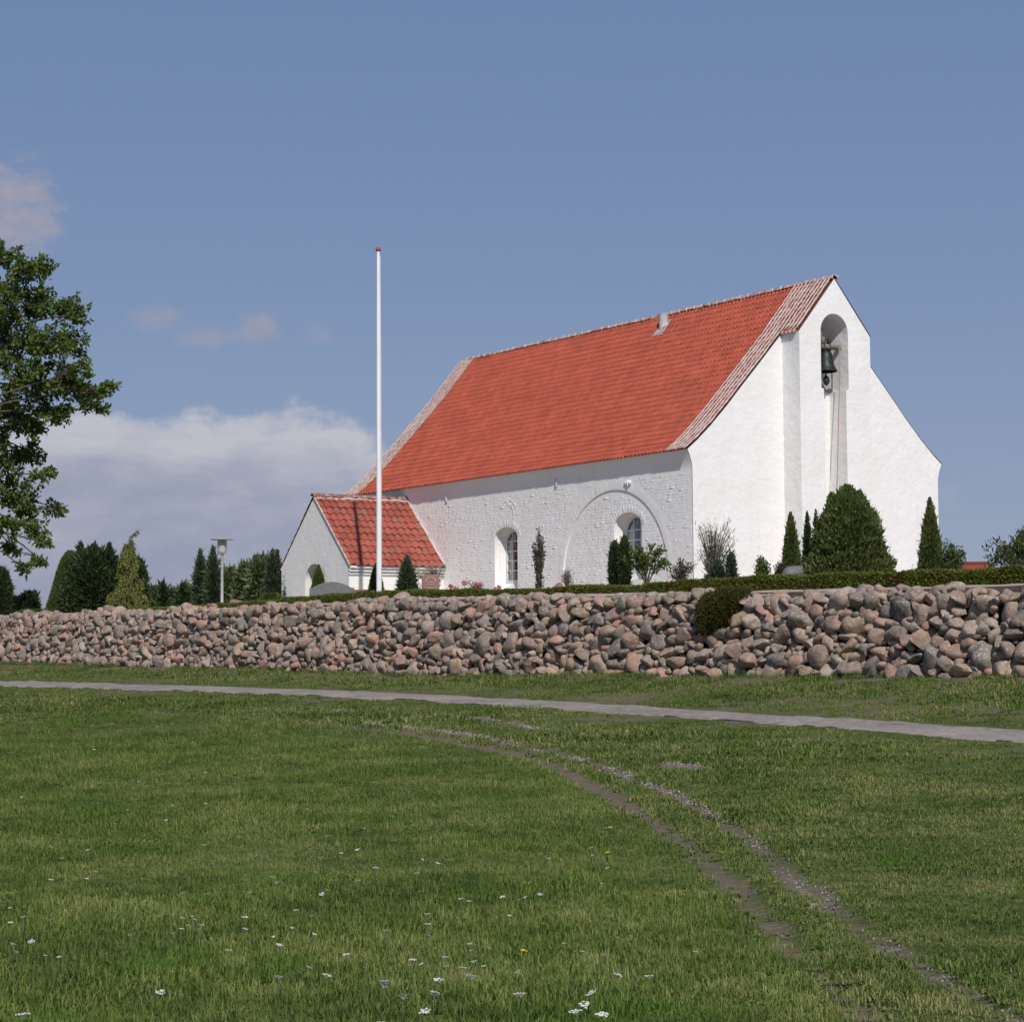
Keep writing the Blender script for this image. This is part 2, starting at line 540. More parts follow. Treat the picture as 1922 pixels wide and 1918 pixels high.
ZP = ([-45, -26, -19, -10, 2, 22, 45], [0.35, 0.52, 0.66, 0.88, 1.10, 1.28, 1.45])
ZB = ([-45, -25, -17, -10, -6, 0.6, 11, 21, 34, 60], [1.40, 1.47, 1.40, 1.45, 1.50, 1.45, 1.65, 1.85, 2.06, 2.2])
WT = ([-45, -19, -15.5, -7.9, -3.4, 3.9, 15, 26, 40, 60], [3.15, 3.27, 3.31, 3.46, 3.54, 3.68, 3.74, 3.84, 4.0, 4.1])
UW = -7.6                                      # foot of the dyke


def ground_z(x, y):
    x = np.asarray(x, float)
    y = np.asarray(y, float)
    u, v = xy2uv(x, y)
    zp, zb = pw(v, *ZP), pw(v, *ZB)
    t = np.clip((u + 37.0) / 23.5, 0, 1)
    a = zp * (0.35 * t + 0.65 * t * t)
    b = np.clip((u + 13.5) / (13.5 + UW), 0, 1)
    b = 0.45 * b + 0.55 * b * b
    z = np.where(u < -13.5, a, zp + (zb - zp) * b)
    z = z + 0.02 * np.sin(x * 0.9 + 1.3 * np.sin(y * 0.31)) * np.cos(y * 0.55) + 0.035 * np.sin(x * 0.23 + y * 0.17)
    return z


def yard_z(u, v):
    wt_ = pw(v, *WT) - 0.03
    a = wt_ + 0.14 * np.clip((u + 6.3) / 1.0, 0, 1)
    return a + (np.interp(v, [-14, -1], [3.30, CG]) - a) * sst(u, -5.3, -1.0)


def hit(px, py, up=0.0):
    """pixel -> point on (or a little above) the meadow (ray march)"""
    d = ray(px, py)
    d = d / d[1]
    lo = 5.0
    for Y in np.arange(5, 110, 0.1):
        p = d * Y
        if p[2] + EYE - up < ground_z(p[0], Y):
            hi = Y
            lo = Y - 0.1
            for _ in range(25):
                m_ = (lo + hi) / 2
                q = d * m_
                if q[2] + EYE - up < ground_z(q[0], m_):
                    hi = m_
                else:
                    lo = m_
            q = d * hi
            return np.array([q[0], q[1], q[2] + EYE - up])
    return None


def vnoise(x, y, s, seed=0):
    """smooth value noise, 0..1"""
    g = np.random.default_rng(seed).random((64, 64))
    x, y = np.asarray(x) * s, np.asarray(y) * s
    xi, yi = np.floor(x).astype(int), np.floor(y).astype(int)
    fx, fy = x - xi, y - yi
    fx, fy = fx * fx * (3 - 2 * fx), fy * fy * (3 - 2 * fy)
    a = g[xi % 64, yi % 64]
    b = g[(xi + 1) % 64, yi % 64]
    c = g[xi % 64, (yi + 1) % 64]
    d = g[(xi + 1) % 64, (yi + 1) % 64]
    return (a * (1 - fx) + b * fx) * (1 - fy) + (c * (1 - fx) + d * fx) * fy


def fbm(x, y, s, seed=0):
    return (vnoise(x, y, s, seed) + 0.5 * vnoise(x, y, s * 2.1, seed + 1) + 0.25 * vnoise(x, y, s * 4.3, seed + 2)) / 1.75


def polyline(pts, n=160):
    P = np.array([hit(*p) for p in pts])
    s = np.r_[0, np.cumsum(np.linalg.norm(np.diff(P[:, :2], axis=0), axis=1))]
    q = np.linspace(0, s[-1], n)
    return np.stack([np.interp(q, s, P[:, i]) for i in range(3)], 1)


TRK_R = polyline([(690, 1357), (740, 1362), (900, 1382), (1040, 1412), (1130, 1436), (1240, 1480), (1330, 1525), (1400, 1570), (1450, 1608), (1510, 1663),
                  (1565, 1705), (1650, 1762), (1740, 1812), (1830, 1868), (1922, 1910), (1990, 1950)])
TRK_L = polyline([(300, 1338), (560, 1352), (760, 1375), (960, 1412), (1050, 1440), (1150, 1492), (1230, 1545), (1300, 1592), (1370, 1650), (1420, 1700),
                  (1480, 1770), (1550, 1830), (1600, 1875), (1640, 1918), (1690, 1980)])
TRK_U = polyline([(600, 1332), (800, 1340), (960, 1356), (1060, 1378), (1160, 1400), (1240, 1422), (1310, 1446)])


def pdist(x, y, P):
    x = np.asarray(x)
    y = np.asarray(y)
    out = np.full(x.shape, 1e9)
    for q in P:
        out = np.minimum(out, (x - q[0]) ** 2 + (y - q[1]) ** 2)
    return np.sqrt(out)


def bare_fields(x, y):
    """how bare the ground is: pale gravel ruts, brown dirt rut"""
    u, v = xy2uv(x, y)
    n_a, n_b = fbm(x, y * 0.6, 1.1, 11), fbm(x * 1.6, y * 0.8, 3.0, 21)
    hw_ = 0.09 + 0.0055 * np.clip(y - 10, 0, 30)
    dr, dl, du = pdist(x, y, TRK_R), pdist(x, y, TRK_L), pdist(x, y, TRK_U)
    g = sst(hw_ - dr + 0.30 * (n_b - 0.5), -0.03, 0.10) * sst(n_a, 0.36, 0.56)
    g = np.maximum(g, sst(0.6 - du + 0.8 * (n_b - 0.5), 0.05, 0.55) * sst(n_a, 0.32, 0.62))
    d = sst(hw_ + 0.02 - dl + 0.30 * (n_b - 0.5), -0.03, 0.11) * sst(n_a, 0.06, 0.24)
    d = np.maximum(d, sst(hw_ * 1.15 - dr + 0.16 * (n_b - 0.5), -0.03, 0.09) * 0.75)
    # worn earth at the foot of the dyke
    w = sst(u, UW - 1.8, UW - 0.3) * sst(n_a, 0.30, 0.52) * 0.85
    # dry, trodden turf on both sides of the path
    pdz = np.abs(np.asarray(u) + 13.0)
    t_ = sst(pdz, 7.0, 1.0) * sst(fbm(x * 0.7, y * 0.7, 0.6, 131), 0.40, 0.60) * sst(n_b, 0.30, 0.62) * 0.8
    return g, np.maximum(np.maximum(d, w), t_)


# ------------------------------------------------------------------ meadow terrain: fan-shaped grid, fine near the camera, out to the horizon
rows = np.r_[np.geomspace(3.0, 60, 400), np.linspace(60.5, 105, 60), np.geomspace(107, 3500, 40)]
half = np.linspace(-1, 1, 301)
half = np.sign(half) * (0.12 * np.abs(half) + 0.88 * np.abs(half) ** 6) * 2.4
GX = rows[:, None] * half[None, :]
GY = np.repeat(rows[:, None], len(half), 1)
GX = GX + np.where(rows[:, None] < 8, half[None, :] * 6, 0)
U_, V_ = xy2uv(GX, GY)
GZ = ground_z(GX, GY)
back = sst(U_, UW + 0.2, UW + 1.0)             # under the churchyard and beyond it the land drops away
far = sst(np.hypot(GX, GY), 120, 260)
GZ = np.where(back > 0, GZ * (1 - back) + (GZ - 1.5) * back, GZ)
GZ = GZ * (1 - far) + (-2.0) * far
rut = np.minimum(pdist(GX, GY, TRK_R), pdist(GX, GY, TRK_L))
GZ = GZ - 0.05 * np.exp(-(rut / 0.16) ** 2)
nr, nc = GX.shape
idx = np.arange(nr * nc).reshape(nr, nc)
FQ = np.stack([idx[:-1, :-1], idx[:-1, 1:], idx[1:, 1:], idx[1:, :-1]], -1).reshape(-1, 4)
grav, dirt = bare_fields(GX.reshape(-1), GY.reshape(-1))
m, N = new_mat('meadow_ground')
p = pos(N)
n_a = N.noise(p, 0.35, 5.0)
n_b = N.noise(p, 2.2, 5.0, 0.65)
n_c = N.noise(p, 14.0, 3.0, 0.7)
c = N.ramp(N.m('ADD', N.m('MULTIPLY', n_a, 0.5), N.m('MULTIPLY', n_b, 0.5)), ((0.34, (0.060, 0.085, 0.022)), (0.52, (0.100, 0.120, 0.036)), (0.68, (0.170, 0.160, 0.066))))
c = N.mix(N.m('MULTIPLY', N.ss(n_c, 0.52, 0.70), 0.55), c, (0.030, 0.034, 0.014))
ga = N.n('ShaderNodeAttribute', attribute_name='gravel').outputs['Fac']
da = N.n('ShaderNodeAttribute', attribute_name='dirt').outputs['Fac']
c = N.mix(da, c, N.ramp(n_c, ((0.3, (0.115, 0.088, 0.062)), (0.7, (0.215, 0.172, 0.130)))))
c = N.mix(ga, c, N.ramp(n_c, ((0.35, (0.12, 0.095, 0.07)), (0.65, (0.24, 0.205, 0.17)))))
finish(N, c, 0.95, (N.m('ADD', n_c, N.m('MULTIPLY', n_b, 0.6)), 0.6, 0.05), 0.15)
me = mesh_np('meadow', np.stack([GX, GY, GZ], -1).reshape(-1, 3), FQ, m, smooth=True)
for nm, val in (('gravel', grav), ('dirt', dirt)):
    a = me.attributes.new(nm, 'FLOAT', 'POINT')
    a.data.foreach_set('value', val.astype(np.float32))
o = obj('meadow', me)
o['kind'] = 'structure'

# ------------------------------------------------------------------ path: worn paving strip across the slope
pe_top = [(-260, 1268), (0, 1276), (250, 1283), (500, 1291), (750, 1300), (1000, 1313), (1250, 1327), (1500, 1342), (1700, 1353), (1922, 1366), (2150, 1380)]
pe_bot = [(-260, 1282), (0, 1290), (250, 1296), (500, 1304), (750, 1314), (1000, 1330), (1250, 1346), (1500, 1364), (1700, 1378), (1922, 1396), (2150, 1414)]
PT, PB = polyline(pe_top, 420), polyline(pe_bot, 420)
vs, fs = [], []
K = 9
for i in range(420):
    for k in range(K):
        t = k / (K - 1)
        if k == 0:
            t += 0.8 * (fbm(PT[i, 0], PT[i, 1], 1.3, 31) - 0.5) + 0.05
        if k == K - 1:
            t += 0.8 * (fbm(PB[i, 0], PB[i, 1], 1.3, 41) - 0.5) - 0.05
        q = PT[i] * (1 - t) + PB[i] * t
        vs.append((q[0], q[1], ground_z(q[0], q[1]) + (-0.012 if k in (0, K - 1) else 0.008 + 0.010 * math.sin(math.pi * k / (K - 1)))))
for i in range(419):
    for k in range(K - 1):
        fs.append((i * K + k, i * K + k + 1, (i + 1) * K + k + 1, (i + 1) * K + k))
m, N = new_mat('path_gravel')
p = pos(N)
n_a, n_b, n_c = N.noise(p, 0.8, 4.0), N.noise(p, 5.0, 5.0, 0.65), N.noise(p, 40.0, 2.0)
c = N.ramp(N.m('ADD', N.m('MULTIPLY', n_a, 0.40), N.m('MULTIPLY', n_b, 0.60)), ((0.36, (0.21, 0.185, 0.16)), (0.52, (0.33, 0.292, 0.26)), (0.66, (0.45, 0.405, 0.365))))
c = N.mix(N.m('MULTIPLY', N.ss(n_c, 0.50, 0.66), 0.6), c, (0.105, 0.092, 0.08))
c = N.mix(N.m('MULTIPLY', N.ss(N.noise(p, 27.0, 3.0, 0.7), 0.58, 0.66), 0.5), c, (0.46, 0.43, 0.40))
c = N.mix(N.m('MULTIPLY', N.ss(N.noise(p, 1.6, 6.0, 0.7), 0.55, 0.68), 0.65), c, (0.115, 0.105, 0.06))
finish(N, c, 0.92, (N.m('ADD', n_b, n_c), 0.5, 0.02), 0.2)
o = obj('path', mesh_np('path', vs, fs, m, smooth=True))
o['kind'] = 'structure'
PMID = (PT + PB) / 2
PHW = float(np.median(np.min(np.linalg.norm(PT[::4, None, :2] - PB[None, :, :2], axis=2), axis=1))) / 2

# ------------------------------------------------------------------ churchyard ground (terrace behind the dyke)
us = np.r_[-7.05, -6.85, np.linspace(-6.7, -5.0, 12), np.linspace(-4.7, 0, 14), 4, 12, 25, 50, 90]
vv = np.linspace(-60, 120, 181)
UU, VV = np.meshgrid(us, vv, indexing='ij')
XY = uv2xy(UU, VV)
ZZ = yard_z(UU, VV) + 0.01 * np.sin(UU * 5 + VV * 3)
ZZ = ZZ - 4.0 * sst(UU, 30, 90) - np.interp(UU, [-7.05, -6.85, -6.7, -6.5], [0.42, 0.28, 0.10, 0.0])
idx = np.arange(UU.size).reshape(UU.shape)
FQ = np.stack([idx[:-1, :-1], idx[1:, :-1], idx[1:, 1:], idx[:-1, 1:]], -1).reshape(-1, 4)
o = obj('churchyard_ground', mesh_np('churchyard_ground', np.concatenate([XY, ZZ[..., None]], -1).reshape(-1, 3), FQ, MATS['sand'], smooth=True))
o['kind'] = 'structure'

# ================================================================== THE CHURCH
church = thing('church', 'whitewashed village church with red tiled roof and porch behind the stone dyke', 'church', (AX, AY, CG), TH)


def part(name, mb, mat, parent=church, **k):
    return mb.build(name, MATS[mat], parent, **k)


Zl = lambda z: z - CG                          # world height -> height above the church floor
EV, RG = Zl(EAVE), Zl(RIDGE)
PROF = [(0.0, EV), (0.4, EV + 0.30), (0.9, EV + 0.75), (1.5, EV + 1.35), (2.1, EV + 2.00), (2.8, EV + 2.74), (3.76, EV + 3.78), (NW / 2, RG)]
PU, PZ = [p[0] for p in PROF], [p[1] for p in PROF]


def roof_z(u):
    u = np.where(np.asarray(u) > NW / 2, NW - np.asarray(u), np.asarray(u))
    return np.interp(u, PU, PZ)


def arch(c, hw, z0, zs, rise, n=14):
    """arched opening outline, starting bottom left"""
    a = [(c - hw, z0)]
    for i in range(n + 1):
        t = math.pi * (1 - i / n)
        a.append((c + hw * math.cos(t), zs + rise * math.sin(t)))
    return a + [(c + hw, z0)]


W1C, W2C = 10.01, 3.275
w1 = arch(W1C, 0.69, Zl(4.24), Zl(5.95), 0.36)
w2 = arch(W2C, 0.71, Zl(4.30), Zl(5.95), 0.42)
AC, AHW, AZS, ARI = 3.98, 2.72, Zl(4.55), 2.55
big = [(AC - AHW, -0.3)] + [(AC + AHW * math.cos(math.pi * (1 - i / 40)), AZS + ARI * math.sin(math.pi * (1 - i / 40))) for i in range(41)] + [(AC + AHW, -0.3)]
big_h = [(a, max(b, -0.25)) for a, b in big]
U0 = 0.2
mb = MB()
P2, T2 = fill([(0.02, -0.3), (NL - 0.1, -0.3), (NL - 0.1, 3.5), (0.02, 3.5)], [big_h, w1])
mb.add([(U0, a, b) for a, b in P2], T2)
mb.strip([(U0, a, b) for a, b in big_h], [(U0 + 0.035, a, b) for a, b in big_h])
P2, T2 = fill(big_h, [w2])
mb.add([(U0 + 0.035, a, b) for a, b in P2], T2)
fl = [(U0 - 0.17 * (i / 6) ** 1.6, 3.5 + (EV - 0.02 - 3.5) * i / 6) for i in range(7)]
for (ua, za), (ub, zb_) in zip(fl[:-1], fl[1:]):
    mb.quad((ua, 0.02, za), (ua, NL - 0.1, za), (ub, NL - 0.1, zb_), (ub, 0.02, zb_))
mb.quad((NW - U0, 0.02, -0.3), (NW - U0, NL - 0.1, -0.3), (NW - U0, NL - 0.1, EV), (NW - U0, 0.02, EV))
part('nave_wall', mb, 'brick_white')


# proud bricks of the limewashed masonry: one joined mass of low boxes
def bricks():
    V, F = [], []
    rr = np.random.default_rng(3)

    def add(c, ax, ay, hw, hh, out, u):
        b = len(V)
        t1, t2, t3, t4 = np.maximum(out + rr.normal(0, 0.0004, 4), 0.0002)
        for sx, sy, tt in ((-1, -1, t1), (1, -1, t2), (1, 1, t3), (-1, 1, t4)):
            V.append((u, c[0] + sx * hw * ax[0] + sy * hh * ay[0], c[1] + sx * hw * ax[1] + sy * hh * ay[1]))
            V.append((u - tt, c[0] + sx * hw * .97 * ax[0] + sy * hh * .93 * ay[0], c[1] + sx * hw * .97 * ax[1] + sy * hh * .93 * ay[1]))
        F.append((b + 1, b + 3, b + 5, b + 7))
        for i in range(4):
            j = (i + 1) % 4
            F.append((b + 2 * i, b + 2 * j, b + 2 * j + 1, b + 2 * i + 1))

    def inside_arch(a, z, grow=0.0):
        return z < AZS and abs(a - AC) < AHW + grow or ((a - AC) / (AHW + grow)) ** 2 + ((z - AZS) / (ARI + grow)) ** 2 < 1 and z >= AZS
    RH, BL = 0.092, 0.275
    for r in range(int(3.75 / RH)):
        z = 0.05 + r * RH
        a = -0.1 + (0.5 * BL if r % 2 else 0) + rr.uniform(-.05, .05)
        while a < NL - 0.4:
            L_ = BL * (0.5 if rr.random() < 0.3 else 1.0)
            cz = z + rr.normal(0, 0.004)
            ca = a + L_ / 2
            a += L_
            if ca - L_ / 2 < 0.05 or rr.random() < 0.12:
                continue
            if z > 3.44:
                continue
            if any(in_poly((ca + d, cz + e), w_) for w_ in (w1, w2) for d in (-L_ / 2 - .03, L_ / 2 + .03) for e in (-.05, .05)):
                continue
            e1, e2 = inside_arch(ca, cz, -0.17), inside_arch(ca, cz, 0.40)
            if e1:
                u = U0 + 0.035
            elif e2:
                continue
            else:
                u = U0
            out = abs(rr.normal(0.0001, 0.0006)) + 0.0003
            if rr.random() < 0.06:
                out += rr.uniform(0.0008, 0.0032)
            add((ca, cz), (1, 0), (0, 1), L_ / 2 - 0.008, RH / 2 - 0.008, out, u)
    # voussoirs of the blocked arch
    nv = 86
    for i in range(nv):
        t = math.pi * (i + 0.5) / nv
        cx_, cz_ = AC + (AHW + .155) * math.cos(t), AZS + (ARI + .155) * math.sin(t)
        nx, nz = math.cos(t) / AHW, math.sin(t) / ARI
        l_ = math.hypot(nx, nz)
        add((cx_, cz_), (nx / l_, nz / l_), (-nz / l_, nx / l_), 0.14, 0.040, 0.0003 + abs(rr.normal(0, .0006)), U0)
    # traces of an older small window above the left one
    for rr_, n_ in ((0.52, 22), (0.36, 16)):
        for i in range(n_):
            t = math.pi * (i + 0.5) / n_
            add((9.9 + rr_ * math.cos(t), Zl(6.68) + 1.0 * rr_ * math.sin(t)), (math.cos(t), math.sin(t)), (-math.sin(t), math.cos(t)), 0.06, 0.035, 0.0008 + abs(rr.normal(0, .0009)), U0)
    for w_, c_, hw_, zs_, ri_ in ((w1, W1C, .69, Zl(5.95), .36), (w2, W2C, .71, Zl(5.95), .42)):
        for i in range(18):
            t = math.pi * (i + .5) / 18
            cx_, cz_ = c_ + (hw_ + .13) * math.cos(t), zs_ + (ri_ + .12) * math.sin(t)
            nx, nz = math.cos(t) / hw_, math.sin(t) / ri_
            l_ = math.hypot(nx, nz)
            add((cx_, cz_), (nx / l_, nz / l_), (-nz / l_, nx / l_), 0.10, 0.042, 0.001 + abs(rr.normal(0, .0015)), U0 if w_ is w1 else U0 + .035)
    return V, F


V, F = bricks()
me = mesh_np('brick_relief', V, F, MATS['brick_white'])
obj('brick_relief', me, church, True)

# gable wall with the hole of the bell niche
NU0, NU1, NZ0, NZS = 4.52, 5.61, Zl(10.0), Zl(11.72)
NCu, NHW = (NU0 + NU1) / 2, (NU1 - NU0) / 2
niche = [(NU0, NZ0)] + [(NCu - NHW * math.cos(math.pi * i / 16), NZS + 0.57 * math.sin(math.pi * i / 16)) for i in range(17)] + [(NU1, NZ0)]
gab = [(U0, -0.3)] + [(a, b) for a, b in fl] + [(a, b - 0.03) for a, b in PROF[1:]] + [(NW - a, b - 0.03) for a, b in PROF[-2:0:-1]] + [(NW - a, b) for a, b in fl[::-1]] + [(NW - U0, -0.3)]
mb = MB()
P2, T2 = fill(gab, [niche])
mb.add([(a, 0.0, b) for a, b in P2], T2)
part('gable_wall', mb, 'plaster')
mb = MB()
P2, T2 = fill(gab, [])
mb.add([(a, NL - 0.12, b) for a, b in P2], T2)
part('far_gable_wall', mb, 'plaster')

# projecting bell gable: pier with arched niche above, rope slot below
PV = -0.79
BU0, BU1 = 3.68, 6.50
slot = [(4.62, -0.25), (4.62, NZ0 - 0.02), (NU0, NZ0)] + niche[1:-1] + [(NU1, NZ0), (5.50, NZ0 - 0.02), (5.50, -0.25)]
uu = [BU0] + list(np.linspace(BU0, NW / 2, 5))[1:] + list(np.linspace(NW / 2, BU1, 5))[1:]
front = [(BU0, -0.3)] + [(a, float(roof_z(a)) - 0.03) for a in uu] + [(BU1, -0.3)]
mb = MB()
P2, T2 = fill(front, [slot])
mb.add([(a, PV, b) for a, b in P2], T2)
for e in (BU0, BU1):
    z_ = float(roof_z(e)) - 0.03
    mb.quad((e, PV, -0.3), (e, 0.0, -0.3), (e, 0.0, z_), (e, PV, z_))
lower = [p_ for p_ in slot if p_[1] < NZ0 - 0.01]
mb.strip([(4.62, PV, -0.25), (4.62, PV, NZ0 - 0.02)], [(4.62, -0.03, -0.25), (4.62, -0.03, NZ0 - 0.02)])
mb.strip([(5.50, PV, -0.25), (5.50, PV, NZ0 - 0.02)], [(5.50, -0.03, -0.25), (5.50, -0.03, NZ0 - 0.02)])
mb.quad((4.62, -0.03, -0.25), (5.50, -0.03, -0.25), (5.50, -0.03, NZ0 - 0.02), (4.62, -0.03, NZ0 - 0.02))
ni = niche
mb.strip([(a, PV, b) for a, b in ni], [(a, 0.45, b) for a, b in ni])
mb.quad((NU0, -0.03, NZ0), (NU1, -0.03, NZ0), (NU1, 0.45, NZ0), (NU0, 0.45, NZ0))
P2, T2 = fill(ni, [])
mb.add([(a, 0.45, b) for a, b in P2], T2)
for a, b in ((4.62, NU0), (5.50, NU1)):
    mb.quad((a, PV, NZ0 - 0.02), (b, PV, NZ0), (b, -0.03, NZ0), (a, -0.03, NZ0 - 0.02))
part('bell_gable', mb, 'plaster')

# wall anchors
for a, zt, h in ((13.71, 7.60, 0.24), (7.02, 7.70, 0.30)):
    mb = MB()
    mb.box(U0 - 0.05, U0 + 0.01, a - 0.035, a + 0.035, Zl(zt) - h, Zl(zt))
    part('wall_anchor', mb, 'plaster')
mb = MB()
for s_ in (-1, 0, 1):
    mb.box(U0 - 0.05 - 0.01 * (s_ == 0), U0 + 0.01, 3.17 + s_ * 0.11 - 0.035, 3.17 + s_ * 0.11 + 0.035, Zl(7.33) - (0.20 if s_ == 0 else 0.10) - 0.04 * abs(s_), Zl(7.33) - 0.02 * abs(s_))
mb.box(U0 - 0.03, U0 + 0.01, 3.02, 3.32, Zl(7.25), Zl(7.29))
part('wall_anchor', mb, 'plaster')


# ------------------------------------------------------------------ windows
def window(name_lbl, c, hw, z0, zs, rise, u):
    out = arch(c, hw, z0, zs, rise)
    s1 = arch(c, hw - 0.045, z0 + 0.05, zs, rise - 0.02)
    s2_ = arch(c, hw - 0.12, z0 + 0.24, zs - 0.10, rise + 0.02)
    d1, d2 = u + 0.18, u + 0.38
    mb = MB()
    mid = arch(c, hw - 0.012, z0 + 0.02, zs, rise - 0.006)
    L1 = [(u, a, b) for a, b in out]
    L2 = [(d1, a, b) for a, b in mid]
    L3 = [(d1 + 0.004, a, b) for a, b in s1]
    L4 = [(d2, a, b) for a, b in s2_]
    for A_, B_ in ((L1, L2), (L2, L3), (L3, L4)):
        mb.strip(A_, B_, closed=True)
    w = part('window', mb, 'plaster')
    # frame
    fi = arch(c, hw - 0.19, z0 + 0.32, zs - 0.12, rise - 0.03)
    mb = MB()
    uf = d2 - 0.02
    fo = arch(c, hw - 0.118, z0 + 0.235, zs - 0.10, rise + 0.022)
    P2_, T2_ = fill(fo, [fi])
    mb.add([(uf, a, b) for a, b in P2_], T2_)
    mb.strip([(uf, a, b) for a, b in fi], [(uf + 0.06, a, b) for a, b in fi], closed=True)
    mb.strip([(uf, a, b) for a, b in fo], [(uf + 0.06, a, b) for a, b in fo], closed=True)
    mb.build('frame', MATS['frame'], w)
    ihw = hw - 0.19
    zt = zs - 0.12
    zb = z0 + 0.32
    for k in (-1, 1):
        x = c + k * ihw / 3
        h_ = zt + (rise - 0.03) * math.sqrt(1 - 1 / 9.0)
        MB().box(uf + 0.008, uf + 0.045, x - 0.022, x + 0.022, zb, h_).build('glazing_bar', MATS['frame'], w)
    lev = [zb + (zt + 0.02 - zb) * i / 4 for i in range(1, 5)]
    for z in lev:
        MB().box(uf + 0.012, uf + 0.041, c - ihw, c + ihw, z - 0.02, z + 0.02).build('glazing_bar', MATS['frame'], w)
    zz = [zb] + lev
    rr = np.random.default_rng(int(c * 10))
    for i in range(5):
        za = zz[i] + (0.02 if i else 0)
        for k in range(3):
            xa, xb = c - ihw + k * 2 * ihw / 3, c - ihw + (k + 1) * 2 * ihw / 3
            tl = rr.normal(0, 0.0035, 2)
            if i < 4:
                top_l = top_r = zz[i + 1] - 0.02
                cor = [(xa, za), (xb, za), (xb, top_r), (xa, top_l)]
            else:
                n_ = 6
                cor = [(xa, za), (xb, za)] + [(xb + (xa - xb) * j / n_, zt + (rise - 0.03) * math.sqrt(max(0, 1 - ((xb + (xa - xb) * j / n_ - c) / ihw) ** 2))) for j in range(n_ + 1)]
                cor = [q for i_, q in enumerate(cor) if i_ < 2 or q[1] > za + 0.005]
            if len(cor) < 3:
                continue
            xm, zm = (xa + xb) / 2, za
            mbp = MB()
            mbp.add([(uf + 0.028 + (a - xm) * tl[0] * 4 + (b - zm) * tl[1] * 2, a, b) for a, b in cor], [tuple(range(len(cor)))])
            mbp.build('pane', MATS['glass'], w)
    # curtains, drawn to the sides
    for side in (-1, 1):
        vs_, fs_ = [], []
        ny, nz_ = 26, 9
        for j in range(nz_):
            t = j / (nz_ - 1)
            wdt = 0.20 + 0.24 * t ** 1.5 if side > 0 else 0.16 + 0.22 * t ** 2
            for i in range(ny):
                s_ = i / (ny - 1)
                x = c - side * (-ihw - 0.03) * 1 - side * s_ * wdt * 1.0
                vs_.append((uf + 0.13 + 0.022 * math.sin(s_ * 19 + t), x, zb - 0.1 + t * (zt + rise - zb + 0.1)))
        for j in range(nz_ - 1):
            for i in range(ny - 1):
                fs_.append((j * ny + i, j * ny + i + 1, (j + 1) * ny + i + 1, (j + 1) * ny + i))
        obj('curtain', mesh_np('curtain', vs_, fs_, MATS['curtain'], smooth=True), w)
    # box behind the panes: the unlit room is painted into its near-black colour
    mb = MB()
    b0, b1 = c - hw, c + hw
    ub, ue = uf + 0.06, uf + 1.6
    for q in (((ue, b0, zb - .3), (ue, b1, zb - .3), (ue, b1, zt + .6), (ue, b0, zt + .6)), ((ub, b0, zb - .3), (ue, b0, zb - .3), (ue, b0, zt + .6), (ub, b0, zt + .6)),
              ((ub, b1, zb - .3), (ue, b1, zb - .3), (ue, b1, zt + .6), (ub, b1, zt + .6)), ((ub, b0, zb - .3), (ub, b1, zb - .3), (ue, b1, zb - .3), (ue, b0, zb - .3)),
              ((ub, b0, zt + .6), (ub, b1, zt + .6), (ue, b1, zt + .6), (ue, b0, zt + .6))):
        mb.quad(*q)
    mb.build('dark_room_box', MATS['dark'], w)
    w['label'] = name_lbl
    return w


window('arched window near the porch with pale glazing bars', W1C, 0.69, Zl(4.24), Zl(5.95), 0.36, U0)
window('arched window inside the outline of the blocked arch', W2C, 0.71, Zl(4.30), Zl(5.95), 0.42, U0 + 0.035)


# ------------------------------------------------------------------ roof tiles
def tile_verts(w, l, amp, thick, lift):
    """pantile: x across, y up the slope (0 = lower edge), z outwards"""
    n = 7
    xs = np.linspace(-0.56 * w, 0.52 * w, n)
    zs = amp * np.cos(2 * math.pi * xs / w + 0.6)
    V = [(x, 0.0, z + lift - thick) for x, z in zip(xs, zs)] + [(x, 0.0, z + lift) for x, z in zip(xs, zs)] + [(x, l, z * 0.9 + 0.012) for x, z in zip(xs, zs)]
    F = [(i, i + 1, n + i + 1, n + i) for i in range(n - 1)] + [(n + i, n + i + 1, 2 * n + i + 1, 2 * n + i) for i in range(n - 1)]
    return np.array(V), F


def slope_frame(u0, z0, u1, z1, side):
    """columns: across (local v), up-slope, outward normal"""
    d = np.array([u1 - u0, 0, z1 - z0])
    d /= np.linalg.norm(d)
    n = np.array([-d[2], 0, d[0]]) * (1 if side > 0 else 1)
    if n[2] < 0:
        n = -n
    a = np.cross(d, n)
    return np.stack([a, d, n], 1)


roof = MB()
for k in range(len(PROF) - 1):
    (a0, b0), (a1, b1) = PROF[k], PROF[k + 1]
    roof.quad((a0, 0.0, b0), (a0, NL, b0), (a1, NL, b1), (a1, 0.0, b1))
    roof.quad((NW - a0, 0.0, b0), (NW - a0, NL, b0), (NW - a1, NL, b1), (NW - a1, 0.0, b1))
for s_ in (0, 1):
    a0, a1 = BU0 - 0.02, NW / 2
    m_ = (lambda a: a) if s_ == 0 else (lambda a: NW - a)
    b0 = float(roof_z(a0))
    roof.quad((m_(a0), PV - 0.03, b0 - .01), (m_(a0), 0.0, b0 - .01), (m_(a1), 0.0, RG - .01), (m_(a1), PV - 0.03, RG - .01))
roof_o = part('main_roof', roof, 'deck')

seg = np.r_[0, np.cumsum(np.hypot(np.diff(PU), np.diff(PZ)))]
SL = seg[-1]


def slope_pt(s):
    if s < 0:
        d = np.array([PU[1] - PU[0], PZ[1] - PZ[0]]) / seg[1]
        return np.array([PU[0], PZ[0]]) + d * s
    return np.array([np.interp(s, seg, PU), np.interp(s, seg, PZ)])


